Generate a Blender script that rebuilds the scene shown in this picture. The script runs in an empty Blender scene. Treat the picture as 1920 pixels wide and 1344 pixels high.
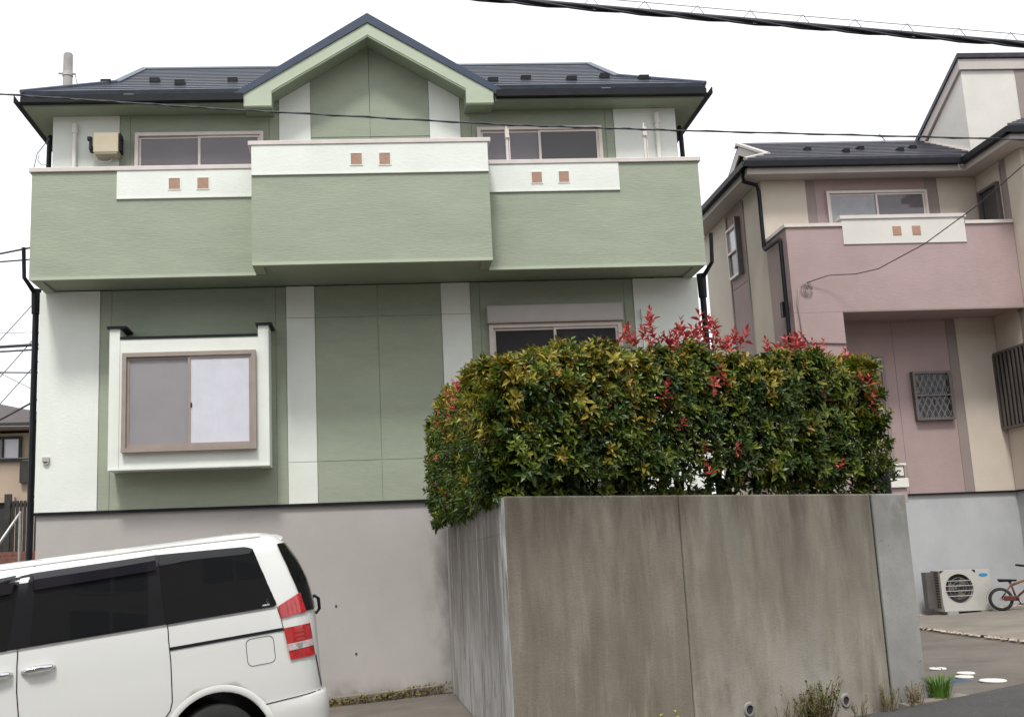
import bpy, math, random
import numpy as np
from mathutils import Vector, Matrix
random.seed(7); rng = np.random.default_rng(7)
D = bpy.data; SC = bpy.context.scene; COL = SC.collection
R_ = math.radians; sin, cos, pi = math.sin, math.cos, math.pi

# ---------------------------------------------------------------- camera
cd = D.cameras.new("camera"); cam = D.objects.new("camera", cd); COL.objects.link(cam)
cd.sensor_width = 36; cd.sensor_fit = 'HORIZONTAL'; cd.lens = 2074.3 / 1920 * 36
cd.shift_x = (960 - 819.4) / 1920; cd.shift_y = (674.5 - 672) / 1920
cd.clip_start = .1; cd.clip_end = 900
CR = Matrix.Rotation(R_(-3.465), 3, 'Z') @ Matrix.Rotation(R_(10.376), 3, 'X') @ Matrix.Rotation(R_(2.207), 3, 'Y')
cm = Matrix.Identity(3); rt, fw, up = CR @ Vector((1, 0, 0)), CR @ Vector((0, 1, 0)), CR @ Vector((0, 0, 1))
for i in range(3): cm[i][0], cm[i][1], cm[i][2] = rt[i], up[i], -fw[i]
cam.matrix_world = Matrix.Translation((4.480, -14.939, -.851)) @ cm.to_4x4()
SC.camera = cam

# ---------------------------------------------------------------- overcast sky and a weak, soft sun
SUN_EL, SUN_AZ = 58, -14        # azimuth measured from the viewer's side (-Y) towards +X
W = D.worlds.new("World"); SC.world = W; W.use_nodes = True
nt = W.node_tree; nt.nodes.clear()
sky = nt.nodes.new('ShaderNodeTexSky'); sky.sky_type = 'NISHITA'; sky.sun_disc = False
sky.sun_elevation = R_(SUN_EL); sky.sun_rotation = R_(180 - SUN_AZ); sky.air_density = 1.0; sky.dust_density = 4.0; sky.ozone_density = 1.0
hs = nt.nodes.new('ShaderNodeHueSaturation'); hs.inputs['Saturation'].default_value = .22
bg = nt.nodes.new('ShaderNodeBackground'); bg.inputs['Strength'].default_value = .10
wo = nt.nodes.new('ShaderNodeOutputWorld')
cl = nt.nodes.new('ShaderNodeMix'); cl.data_type = 'RGBA'; cl.inputs[0].default_value = .75; cl.inputs[7].default_value = (8.2, 8.35, 8.6, 1)   # even cloud cover over the clear sky
nt.links.new(sky.outputs[0], hs.inputs['Color']); nt.links.new(hs.outputs[0], cl.inputs[6]); nt.links.new(cl.outputs[2], bg.inputs['Color']); nt.links.new(bg.outputs[0], wo.inputs[0])
sl = D.lights.new("sun", 'SUN'); so = D.objects.new("sun", sl); COL.objects.link(so)
sl.energy = 1.5; sl.angle = R_(10); sl.color = (1, .97, .92)
sd = Vector((sin(R_(SUN_AZ)) * cos(R_(SUN_EL)), -cos(R_(SUN_AZ)) * cos(R_(SUN_EL)), sin(R_(SUN_EL))))
so.rotation_euler = sd.to_track_quat('Z', 'Y').to_euler()
SC.view_settings.view_transform = 'Standard'; SC.view_settings.look = 'None'
SC.view_settings.exposure = 0.85; SC.view_settings.gamma = 1; SC.view_settings.use_curve_mapping = False
SC.render.engine = 'CYCLES'

# ---------------------------------------------------------------- materials
def mat(name, col, rough=.7, var=.12, vscale=3., bump=0., bscale=60., stretch=(1, 1, 1), metal=0., spec=.5, coat=0., col2=None, vstretch=(1, 1, 1), detail=5., island=0., bdist=.01):
    m = D.materials.new(name); m.use_nodes = True; t = m.node_tree; N, L = t.nodes, t.links
    p = N['Principled BSDF']; p.inputs['Roughness'].default_value = rough; p.inputs['Metallic'].default_value = metal
    p.inputs['Specular IOR Level'].default_value = spec; p.inputs['Coat Weight'].default_value = coat
    g = N.new('ShaderNodeNewGeometry')
    c1 = (*col, 1); c2 = (*(col2 or [max(0, c * (1 - 2 * var)) for c in col]), 1)
    if not col2: c1 = (*[c * (1 + var) for c in col], 1)
    vm = N.new('ShaderNodeMapping'); vm.inputs['Scale'].default_value = vstretch; L.new(g.outputs['Position'], vm.inputs[0])
    n = N.new('ShaderNodeTexNoise'); n.inputs['Scale'].default_value = vscale; n.inputs['Detail'].default_value = detail; n.inputs['Roughness'].default_value = .6
    L.new(vm.outputs[0], n.inputs['Vector'])
    r = N.new('ShaderNodeValToRGB'); r.color_ramp.elements[0].position = .3; r.color_ramp.elements[1].position = .7
    r.color_ramp.elements[0].color = c2; r.color_ramp.elements[1].color = c1
    L.new(n.outputs['Fac'], r.inputs['Fac']); out = r.outputs['Color']
    if island:
        h = N.new('ShaderNodeHueSaturation'); mr = N.new('ShaderNodeMapRange')
        mr.inputs['To Min'].default_value = 1 - island; mr.inputs['To Max'].default_value = 1 + island
        L.new(g.outputs['Random Per Island'], mr.inputs[0]); L.new(mr.outputs[0], h.inputs['Value']); L.new(out, h.inputs['Color']); out = h.outputs[0]
    L.new(out, p.inputs['Base Color'])
    if bump:
        bm_ = N.new('ShaderNodeMapping'); bm_.inputs['Scale'].default_value = stretch; L.new(g.outputs['Position'], bm_.inputs[0])
        b = N.new('ShaderNodeTexNoise'); b.inputs['Scale'].default_value = bscale; b.inputs['Detail'].default_value = 4; L.new(bm_.outputs[0], b.inputs['Vector'])
        u = N.new('ShaderNodeBump'); u.inputs['Strength'].default_value = bump; u.inputs['Distance'].default_value = bdist
        L.new(b.outputs['Fac'], u.inputs['Height']); L.new(u.outputs[0], p.inputs['Normal'])
    return m

def add_layer(m, col, fac_fn):
    """mix a stain colour over a material's base colour; fac_fn(N, L, geo) returns a 0..1 socket"""
    t = m.node_tree; N, L = t.nodes, t.links; p = N['Principled BSDF']
    old = p.inputs['Base Color'].links[0].from_socket
    mx = N.new('ShaderNodeMix'); mx.data_type = 'RGBA'; g = N.new('ShaderNodeNewGeometry')
    L.new(fac_fn(N, L, g.outputs['Position']), mx.inputs[0]); L.new(old, mx.inputs[6]); mx.inputs[7].default_value = (*col, 1)
    L.new(mx.outputs[2], p.inputs['Base Color'])
def noise_fac(scale, stretch, lo, hi, amt=1., detail=6.):
    def f(N, L, pos):
        a = N.new('ShaderNodeMapping'); a.inputs['Scale'].default_value = stretch; L.new(pos, a.inputs[0])
        n = N.new('ShaderNodeTexNoise'); n.inputs['Scale'].default_value = scale; n.inputs['Detail'].default_value = detail; n.inputs['Roughness'].default_value = .65; L.new(a.outputs[0], n.inputs['Vector'])
        r = N.new('ShaderNodeMapRange'); r.inputs[1].default_value = lo; r.inputs[2].default_value = hi; r.inputs[4].default_value = amt; L.new(n.outputs['Fac'], r.inputs[0])
        return r.outputs[0]
    return f
def band_fac(axis, a, b, amt=1.):
    def f(N, L, pos):
        s = N.new('ShaderNodeSeparateXYZ'); L.new(pos, s.inputs[0])
        r = N.new('ShaderNodeMapRange'); r.inputs[1].default_value = a; r.inputs[2].default_value = b; r.inputs[4].default_value = amt; L.new(s.outputs[axis], r.inputs[0])
        return r.outputs[0]
    return f
def mul_fac(*fs):
    def f(N, L, pos):
        o = fs[0](N, L, pos)
        for q in fs[1:]:
            m = N.new('ShaderNodeMath'); m.operation = 'MULTIPLY'; L.new(o, m.inputs[0]); L.new(q(N, L, pos), m.inputs[1]); o = m.outputs[0]
        return o
    return f

M = {}
GREEN, WHITE = (.305, .34, .262), (.72, .75, .695)
M['green'] = mat('green_siding', GREEN, .75, .05, 1.2, .34, 10, (1, 1, 14), vstretch=(1, 1, 3), bdist=.012)
add_layer(M['green'], (.365, .40, .29), noise_fac(5, (1, 1, 22), .5, .68, .5))
add_layer(M['green'], (.265, .32, .25), noise_fac(1.1, (1, 1, 2.2), .52, .8, .45))
M['white'] = mat('white_stucco_siding', WHITE, .75, .03, 2, .22, 18, (1, 1, 2.6), bdist=.010)
add_layer(M['white'], (.66, .70, .64), noise_fac(.9, (1, 1, .35), .52, .8, .5))
M['soffit'] = mat('green_soffit_paint', (.27, .31, .235), .6, .05, 2)
M['fascia'] = mat('pale_green_fascia_paint', (.39, .445, .335), .55, .04, 2)
M['roof'] = mat('navy_slate', (.016, .022, .038), .34, .3, 6, .2, 40, (1, 1, 1), island=.3, spec=.3)
M['roofcap'] = mat('navy_metal', (.026, .042, .078), .35, .1, 5)
M['black'] = mat('black_resin', (.009, .010, .014), .5, .2, 5, spec=.22)
M['coping'] = mat('pinkish_beige_coping', (.60, .545, .51), .45, .05, 4)
M['frame'] = mat('taupe_aluminium', (.33, .275, .24), .4, .05, 6, metal=.15)
M['framepale'] = mat('pale_aluminium', (.56, .49, .45), .4, .05, 6, metal=.15)
M['tile'] = mat('terracotta_tile', (.36, .215, .15), .6, .1, 30, .3, 60, island=.16)
M['found'] = mat('grey_mortar_render', (.41, .388, .37), .85, .05, .8, .25, 45, bdist=.006)
add_layer(M['found'], (.38, .355, .335), noise_fac(1.3, (1, 1, .4), .5, .75, .6))
add_layer(M['found'], (.20, .185, .16), mul_fac(band_fac(2, -2.25, -2.5), noise_fac(3, (1, 1, .6), .4, .62, .8)))
add_layer(M['found'], (.25, .235, .22), mul_fac(band_fac(0, 5.0, 5.32), noise_fac(2.6, (1, 1, .5), .40, .58, .75)))
add_layer(M['found'], (.43, .405, .39), noise_fac(.7, (1, 1, 1.4), .5, .7, .5))
M['soil'] = mat('garden_soil', (.09, .07, .05), .95, .3, 8, .6, 20)
M['cream'] = mat('cream_plastic', (.47, .41, .295), .5, .04, 5)
M['whiteplastic'] = mat('white_plastic', (.70, .69, .64), .45, .04, 5)
M['steel'] = mat('galvanised_steel', (.42, .41, .40), .4, .1, 12, metal=.6)
M['darkgap'] = mat('dark_gap_fill', (.03, .03, .03), .9, .1, 5)
M['curtain'] = mat('white_curtain', (.74, .745, .79), .9, .03, 6, .3, 10, (8, 1, .2))
M['screen'] = mat('grey_insect_screen', (.345, .33, .33), .8, .04, 2)
M['shutter'] = mat('grey_beige_shutter', (.40, .365, .345), .5, .03, 3)
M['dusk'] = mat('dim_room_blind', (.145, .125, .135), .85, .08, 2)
M['dark'] = mat('dark_room', (.035, .033, .035), .9, .2, 2)  # near-black sheets put the darkness of unlit interiors into the colour
def glass(name, tint=(.96, .96, .97), refl=1.0):
    m = D.materials.new(name); m.use_nodes = True; t = m.node_tree; N, L = t.nodes, t.links; N.clear()
    o = N.new('ShaderNodeOutputMaterial'); mx = N.new('ShaderNodeMixShader'); tr = N.new('ShaderNodeBsdfTransparent'); gl = N.new('ShaderNodeBsdfGlossy')
    tr.inputs[0].default_value = (*tint, 1); gl.inputs['Roughness'].default_value = .03; gl.inputs[0].default_value = (refl, refl, refl, 1)
    fr = N.new('ShaderNodeFresnel'); fr.inputs[0].default_value = 1.52; ge = N.new('ShaderNodeNewGeometry'); iv = N.new('ShaderNodeMath'); iv.operation = 'SUBTRACT'; iv.inputs[0].default_value = 1
    mu = N.new('ShaderNodeMath'); mu.operation = 'MULTIPLY'; L.new(ge.outputs['Backfacing'], iv.inputs[1]); L.new(fr.outputs[0], mu.inputs[0]); L.new(iv.outputs[0], mu.inputs[1])   # reflect at the front face only
    L.new(mu.outputs[0], mx.inputs[0]); L.new(tr.outputs[0], mx.inputs[1]); L.new(gl.outputs[0], mx.inputs[2]); L.new(mx.outputs[0], o.inputs[0])
    return m
M['glass'] = glass('window_glass')
M['conc'] = mat('stained_concrete', (.275, .238, .188), .9, .1, 1.6, .45, 70, bdist=.006, col2=(.20, .172, .135))
M['concR'] = mat('stained_concrete_right', (.275, .243, .195), .9, .1, 1.6, .45, 70, bdist=.006, col2=(.20, .176, .14))
for k in ('conc', 'concR'):
    add_layer(M[k], (.175, .152, .12), noise_fac(1.3, (1, 1, .8), .46, .7, .75, 8)); add_layer(M[k], (.35, .315, .26), noise_fac(2.1, (1, 1, .55), .54, .74, .55, 8))
    add_layer(M[k], (.14, .117, .09), noise_fac(2.6, (1.5, 1.5, .2), .47, .66, .75, 10))
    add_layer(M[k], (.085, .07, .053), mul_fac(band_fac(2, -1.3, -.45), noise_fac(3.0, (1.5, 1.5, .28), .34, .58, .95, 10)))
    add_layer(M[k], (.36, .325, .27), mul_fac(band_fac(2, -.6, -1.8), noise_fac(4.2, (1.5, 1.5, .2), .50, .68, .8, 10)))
    add_layer(M[k], (.15, .13, .105), noise_fac(160, (1, 1, 1), .5, .7, .55, 3)); add_layer(M[k], (.075, .065, .05), noise_fac(38, (1, 1, 1), .70, .76, .6))
add_layer(M['concR'], (.225, .215, .172), noise_fac(2.2, (1.2, 1.2, .2), .48, .66, .6))
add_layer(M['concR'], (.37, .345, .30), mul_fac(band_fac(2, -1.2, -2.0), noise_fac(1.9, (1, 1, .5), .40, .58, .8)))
M['concslab'] = mat('pale_concrete', (.32, .315, .295), .88, .1, 2, .4, 60, bdist=.006)
add_layer(M['concslab'], (.16, .16, .145), mul_fac(band_fac(2, -1.15, -.5), noise_fac(3, (1, 1, .8), .35, .6, .9)))
add_layer(M['concslab'], (.09, .085, .075), noise_fac(14, (1, 1, 1), .645, .68, .9)); add_layer(M['concslab'], (.23, .225, .21), noise_fac(2.4, (1, 1, .7), .45, .65, .6, 9))
add_layer(M['concslab'], (.20, .185, .165), mul_fac(band_fac(2, -1.85, -2.25), noise_fac(4, (1, 1, .5), .35, .6, .8)))
M['concside'] = mat('board_marked_concrete', (.30, .285, .265), .88, .1, 2, .25, 25, (1, 1, .35), bdist=.008, col2=(.21, .195, .175))
add_layer(M['concside'], (.43, .42, .405), mul_fac(band_fac(2, -.95, -1.85), noise_fac(2.2, (1, 1.3, .42), .40, .56, .85, 8)))
add_layer(M['concside'], (.115, .10, .083), mul_fac(band_fac(2, -1.75, -.75), noise_fac(2.4, (1, 1.3, .35), .34, .58, .9, 8)))
add_layer(M['concside'], (.50, .49, .475), noise_fac(3.0, (1, 2.4, .30), .60, .64, .8, 8))
add_layer(M['concside'], (.06, .055, .05), noise_fac(2.8, (1, 2.2, .10), .60, .63, .85, 6))
add_layer(M['concside'], (.06, .055, .05), mul_fac(noise_fac(7, (1, 2.2, .5), .60, .65, .85, 4), band_fac(2, -.9, -1.2)))
add_layer(M['concside'], (.57, .58, .59), mul_fac(band_fac(1, -6.1, -6.5), noise_fac(3.2, (1, 1.5, .5), .43, .56, .8)))
add_layer(M['concside'], (.10, .09, .08), noise_fac(60, (1, 1, .4), .62, .70, .6, 3))
M['asphalt'] = mat('asphalt', (.062, .06, .06), .92, .15, 1.4, .8, 130, island=0)
add_layer(M['asphalt'], (.20, .19, .18), noise_fac(42, (1, 1, 1), .60, .68, .8))
M['drive'] = mat('worn_concrete_drive', (.15, .13, .11), .92, .12, 1.3, .6, 90)
add_layer(M['drive'], (.09, .08, .068), noise_fac(1.6, (1, 1, 1), .48, .7, .7))
add_layer(M['drive'], (.28, .26, .235), noise_fac(40, (1, 1, 1), .63, .70, .7))
add_layer(M['drive'], (.05, .09, .15), mul_fac(noise_fac(2.5, (1, 1, 1), .3, .5, .9), band_fac(0, 9.9, 10.0), band_fac(0, 10.32, 10.22), band_fac(1, -4.12, -4.0), band_fac(1, -3.72, -3.85)))
M['slab'] = mat('pale_drive_slab', (.22, .195, .165), .9, .12, 1.5, .4, 80)
M['ground'] = mat('plain_ground', (.16, .145, .125), .95, .2, .6, .4, 30)
M['pebble'] = mat('pinkish_pebbles', (.42, .34, .27), .8, .15, 30, island=.4)
M['moss'] = mat('moss', (.07, .08, .02), .9, .3, 3, island=.5, col2=(.25, .17, .03))
M['disc'] = mat('white_stone', (.72, .71, .67), .7, .05, 20)
# pink house
M['pink'] = mat('pink_siding', (.365, .268, .26), .75, .05, 1.5, .35, 12, (1, 1, 10))
M['beige'] = mat('beige_siding', (.565, .495, .42), .75, .04, 1.5, .35, 30)
M['sheer'] = mat('grey_sheer_curtain', (.33, .335, .345), .9, .06, 6, .3, 10, (8, 1, .2))
M['offwhite'] = mat('off_white_siding', (.62, .595, .55), .75, .04, 1.5, .3, 30)
M['mauve'] = mat('mauve_trim', (.26, .215, .195), .7, .05, 2)
M['roofp'] = mat('violet_slate', (.036, .034, .048), .36, .25, 6, .3, 40, island=.3, spec=.35)
M['foundp'] = mat('pale_grey_render', (.43, .44, .45), .85, .06, .9, .2, 40)
add_layer(M['foundp'], (.33, .335, .345), noise_fac(1.2, (1, 1, .6), .45, .7, .7))
M['grille'] = mat('grey_bronze_metal', (.13, .115, .11), .45, .1, 6, metal=.3)
M['latt'] = mat('dull_lattice_metal', (.20, .185, .18), .5, .05, 5, metal=.3)
M['fascp'] = mat('mauve_grey_fascia', (.47, .425, .40), .6, .04, 2)
# neighbour
M['tan'] = mat('tan_render', (.43, .34, .26), .85, .06, 1.5)
M['brownroof'] = mat('brown_tiles', (.07, .058, .054), .7, .2, 8, .4, 30)
M['wood'] = mat('dark_stained_wood', (.035, .03, .027), .7, .25, 8, .4, 30, (1, 1, .1))
M['brick'] = mat('red_brick', (.20, .075, .055), .85, .15, 14, .4, 60, island=.2)
# vehicle
M['paint'] = mat('pearl_white_paint', (.78, .79, .765), .22, .005, 1, coat=.6)
add_layer(M['paint'], (.55, .53, .49), mul_fac(band_fac(2, -1.75, -2.4), noise_fac(5, (1, 1, 1), .35, .65, .4)))
M['tint'] = mat('dark_tinted_glass', (.010, .011, .012), .03, .05, 1, spec=.5)
M['gloss'] = mat('black_gloss_trim', (.012, .012, .015), .2, .05, 1)
M['visor'] = mat('smoked_acrylic', (.014, .013, .018), .05, .05, 1, spec=.7)
M['red'] = mat('red_lamp_lens', (.55, .016, .02), .12, .25, 22, spec=.7, coat=.5)
M['redp'] = mat('pale_red_lamp_lens', (.52, .035, .04), .15, .1, 30, spec=.7, coat=.5)
M['clearlens'] = mat('clear_lamp_lens', (.66, .56, .57), .12, .15, 40, spec=.7, coat=.5)
M['chrome'] = mat('chrome', (.75, .75, .78), .12, .02, 5, metal=1)
M['rubber'] = mat('tyre_rubber', (.018, .018, .018), .8, .1, 10)
# plants
def leafmat(name, c, c2, rough=.38):
    m = mat(name, c, rough, .1, 9, spec=.5, col2=c2, island=.38)
    t = m.node_tree; N, L = t.nodes, t.links; p = N['Principled BSDF']; p.inputs['Specular IOR Level'].default_value = .35
    tr = N.new('ShaderNodeBsdfTranslucent'); mx = N.new('ShaderNodeMixShader'); mx.inputs[0].default_value = .22
    L.new(p.inputs['Base Color'].links[0].from_socket, tr.inputs[0]); L.new(p.outputs[0], mx.inputs[1]); L.new(tr.outputs[0], mx.inputs[2]); L.new(mx.outputs[0], N['Material Output'].inputs[0])
    return m
M['leaf'] = leafmat('leaf_dark_green', (.052, .09, .012), (.024, .047, .008))
M['leafmid'] = leafmat('leaf_mid_green', (.17, .21, .026), (.085, .12, .013))
M['leafbronze'] = leafmat('leaf_bronze', (.34, .235, .035), (.22, .22, .025))
M['leafred'] = leafmat('leaf_red', (.52, .08, .075), (.33, .045, .045))
M['bark'] = mat('hedge_bark', (.035, .028, .022), .9, .2, 20, .4, 40)
M['weed'] = leafmat('weed_green', (.19, .21, .055), (.10, .125, .04), .6)
M['dry'] = leafmat('weed_dry', (.26, .20, .11), (.16, .12, .07), .7)
M['grass'] = leafmat('grass_bright', (.13, .25, .035), (.08, .17, .025), .5)
M['yellow'] = leafmat('yellow_flower', (.62, .55, .04), (.45, .42, .04), .6)
# bits
M['cable'] = mat('cable_sheath', (.035, .035, .045), .55, .1, 20)
M['wire'] = mat('grey_wire', (.16, .16, .19), .5, .1, 20)
M['polec'] = mat('utility_pole_concrete', (.30, .28, .27), .85, .1, 6)
M['acw'] = mat('ac_casing', (.46, .445, .41), .5, .04, 5)
M['blue'] = mat('blue_badge', (.03, .22, .45), .4, .05, 5)
M['orange'] = mat('orange_paint', (.11, .035, .022), .35, .08, 10)
M['bikeyel'] = mat('ochre_paint', (.25, .14, .06), .4, .08, 10)

# ---------------------------------------------------------------- object helpers
BASE = {}
def thing(name, label, cat, loc=(0, 0, 0), group=None):
    o = D.objects.new(name, None); COL.objects.link(o); o.location = loc; o.empty_display_size = .2
    BASE[o.name] = Vector(loc); o['label'] = label; o['category'] = cat
    if group: o['group'] = group
    return o
def tag(o, label, cat, group=None):
    o['label'] = label; o['category'] = cat
    if group: o['group'] = group
    return o
class MB:
    def __init__(s): s.v = []; s.f = []; s.mi = []; s.cur = 0
    def add(s, vs, fs):
        b = len(s.v); s.v += [tuple(p) for p in vs]; s.f += [tuple(b + i for i in q) for q in fs]; s.mi += [s.cur] * len(fs); return s
    def box(s, x0, x1, y0, y1, z0, z1):
        return s.add([(x0, y0, z0), (x1, y0, z0), (x1, y1, z0), (x0, y1, z0), (x0, y0, z1), (x1, y0, z1), (x1, y1, z1), (x0, y1, z1)],
                     [(0, 3, 2, 1), (4, 5, 6, 7), (0, 1, 5, 4), (1, 2, 6, 5), (2, 3, 7, 6), (3, 0, 4, 7)])
    def hexa(s, p):   # 8 corners, bottom four then top four
        return s.add(p, [(0, 3, 2, 1), (4, 5, 6, 7), (0, 1, 5, 4), (1, 2, 6, 5), (2, 3, 7, 6), (3, 0, 4, 7)])
    def prism(s, poly, ext):   # planar polygon + extrusion vector
        n = len(poly); e = Vector(ext); a = [Vector(p) for p in poly]
        return s.add(a + [p + e for p in a], [tuple(range(n))[::-1], tuple(range(n, 2 * n))] + [(i, (i + 1) % n, n + (i + 1) % n, n + i) for i in range(n)])
    def tube(s, pts, r, n=8, cap=True):
        pts = [Vector(p) for p in pts]; rs = r if isinstance(r, (list, tuple)) else [r] * len(pts)
        vs = []; fs = []; pn = None
        for i, p in enumerate(pts):
            t = (pts[min(i + 1, len(pts) - 1)] - pts[max(i - 1, 0)]).normalized()
            if pn is None:
                pn = t.orthogonal().normalized()
            else:
                pn = (pn - t * pn.dot(t)); pn = pn.normalized() if pn.length > 1e-6 else t.orthogonal().normalized()
            b = t.cross(pn)
            vs += [p + (pn * cos(2 * pi * k / n) + b * sin(2 * pi * k / n)) * rs[i] for k in range(n)]
        for i in range(len(pts) - 1):
            fs += [(i * n + k, i * n + (k + 1) % n, (i + 1) * n + (k + 1) % n, (i + 1) * n + k) for k in range(n)]
        if cap: fs += [tuple(range(n))[::-1], tuple(range((len(pts) - 1) * n, len(pts) * n))]
        return s.add(vs, fs)
    def lathe(s, prof, c, axis, n=20):   # prof (r, h) round axis
        c = Vector(c); ax = Vector(axis).normalized(); u = ax.orthogonal().normalized(); w = ax.cross(u); vs = []; m = len(prof)
        for k in range(n):
            d = u * cos(2 * pi * k / n) + w * sin(2 * pi * k / n)
            vs += [c + d * r + ax * h for r, h in prof]
        return s.add(vs, [(k * m + j, ((k + 1) % n) * m + j, ((k + 1) % n) * m + j + 1, k * m + j + 1) for k in range(n) for j in range(m - 1)])
    def grid(s, P):   # P[i][j] points
        a, b = len(P), len(P[0])
        return s.add([p for r in P for p in r], [(i * b + j, i * b + j + 1, (i + 1) * b + j + 1, (i + 1) * b + j) for i in range(a - 1) for j in range(b - 1)])
    def build(s, name, m, parent=None, label=None, smooth=False, bevel=0):
        v = np.array([tuple(p) for p in s.v], float); c = Vector((v.max(0) + v.min(0)) / 2)
        me = D.meshes.new(name); me.from_pydata([tuple(p) for p in (v - np.array(c))], [], s.f)
        ms = m if isinstance(m, (list, tuple)) else [m]
        for q in ms: me.materials.append(M[q] if isinstance(q, str) else q)
        if len(ms) > 1: me.polygons.foreach_set('material_index', s.mi)
        if smooth: me.polygons.foreach_set('use_smooth', [True] * len(s.f))
        me.update()
        o = D.objects.new(name, me); COL.objects.link(o); BASE[o.name] = c
        if parent is not None: o.parent = parent; o.location = c - BASE[parent.name]
        else: o.location = c
        if bevel:
            b = o.modifiers.new('bevel', 'BEVEL'); b.width = bevel; b.segments = 2; b.limit_method = 'ANGLE'; b.angle_limit = R_(40)
        if label: o['label'] = label
        return o
def box(name, m, par, x0, x1, y0, y1, z0, z1, label=None, bevel=0): return MB().box(x0, x1, y0, y1, z0, z1).build(name, m, par, label, bevel=bevel)
def structure(o): o['kind'] = 'structure'; return o
def stuff(o): o['kind'] = 'stuff'; return o
def sag(a, b, n, s):
    a, b = Vector(a), Vector(b); return [a.lerp(b, i / n) - Vector((0, 0, 4 * s * (i / n) * (1 - i / n))) for i in range(n + 1)]

# ---------------------------------------------------------------- ground
def zg(x, y):
    yb = max(-10., min(0., y))
    if x < 5.43:
        k = .0663 if x > 3.3 else .085
        x_ = max(-14., x); z0 = -2.62 + .0663 * (3.3 - 3.8)
        z = (-2.62 + .0663 * (x_ - 3.8)) if x > 3.3 else z0 + k * (x_ - 3.3)
        return z - .03 * yb
    if x < 9.4:
        a = -2.62 + .0663 * 1.63 - .03 * yb; f = (x - 5.43) / 3.97
        return a + (-2.23 - a) * f
    return -2.23 + .05 * (min(x, 22.) - 9.4)
WD = Vector((3.94, 1.85, 0)).normalized(); WN = Vector((WD.y, -WD.x, 0)); WA = Vector((5.43, -6.76, 0))   # front retaining wall: direction, outward normal, corner
def wp(s, o, z): p = WA + WD * s + WN * o; return (p.x, p.y, z)
def sheet(name, m, xs, ys, fz, keep=None):
    mb = MB(); nx, ny = len(xs), len(ys)
    vs = [(x, y, fz(x, y)) for y in ys for x in xs]
    fs = [(j * nx + i, j * nx + i + 1, (j + 1) * nx + i + 1, (j + 1) * nx + i) for j in range(ny - 1) for i in range(nx - 1) if keep is None or keep((xs[i] + xs[i + 1]) / 2, (ys[j] + ys[j + 1]) / 2)]
    mb.add(vs, fs); return structure(mb.build(name, m, smooth=True))
gx = [-400, -150, -60, -30] + list(np.arange(-14, 24, .5)) + [24, 40, 90, 200, 400]
gy = [-300, -90, -40, -25] + list(np.arange(-18, 8, .5)) + [8, 12, 20, 50, 120, 400]
sheet('ground', 'ground', gx, gy, lambda x, y: zg(x, y) - .02)
# road: a strip along the retaining wall's direction, and the paved bay and drive either side of the wall
def strip(name, m, s0, s1, o0, o1, dz, ds=.6, kind=True):
    mb = MB(); ns = max(2, int((s1 - s0) / ds)); no = max(2, int((o1 - o0) / ds)); P = []
    for i in range(ns + 1):
        r = []
        for j in range(no + 1):
            p = WA + WD * (s0 + (s1 - s0) * i / ns) + WN * (o0 + (o1 - o0) * j / no); r.append((p.x, p.y, zg(p.x, p.y) + dz))
        P.append(r)
    return structure(mb.grid(P[::-1]).build(name, m, smooth=True))
strip('road', 'asphalt', -24, 26, .10, 7.0, .006)
def poly_sheet(name, m, p00, p10, p11, p01, dz, n=10):
    a, b, c, d = [Vector((*p, 0)) for p in (p00, p10, p11, p01)]; P = []
    for i in range(n + 1):
        r = []
        for j in range(n + 1):
            p = a.lerp(b, i / n).lerp(d.lerp(c, i / n), j / n); r.append((p.x, p.y, zg(p.x, p.y) + dz))
        P.append(r)
    return structure(MB().grid(P).build(name, m, smooth=True))
poly_sheet('parking_bay', 'drive', (-4.5, -11.2), (5.42, -6.70), (5.42, .0), (-4.5, .0), .004)
poly_sheet('driveway', 'drive', (9.40, -5.3), (24, 1.6), (24, 3.4), (9.40, 3.4), .002)
poly_sheet('drive_slab', 'slab', (12.30, -3.0), (20, .4), (20, 3.4), (12.42, 3.4), .035)
pe = MB(); prng = random.Random(3)
for k in range(520):   # pebble joint beside the slab, and loose gravel under the foundation
    if k < 330: t = prng.random(); x = 12.26 + .10 * t + prng.uniform(-.05, .03); y = -3.0 + 6.0 * t; r = prng.uniform(.012, .03)
    else: x = prng.uniform(12.5, 15.2); y = 3.28 + prng.uniform(-.12, .08); r = prng.uniform(.015, .035)
    z = zg(x, y) + .03; q = [(x + r * cos(a) * prng.uniform(.7, 1.2), y + r * sin(a) * prng.uniform(.7, 1.2), z) for a in (0, 1.26, 2.5, 3.77, 5.0)]
    pe.add(q + [(x, y, z + r * .7)], [(i, (i + 1) % 5, 5) for i in range(5)])
stuff(pe.build('gravel', 'pebble'))
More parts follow.
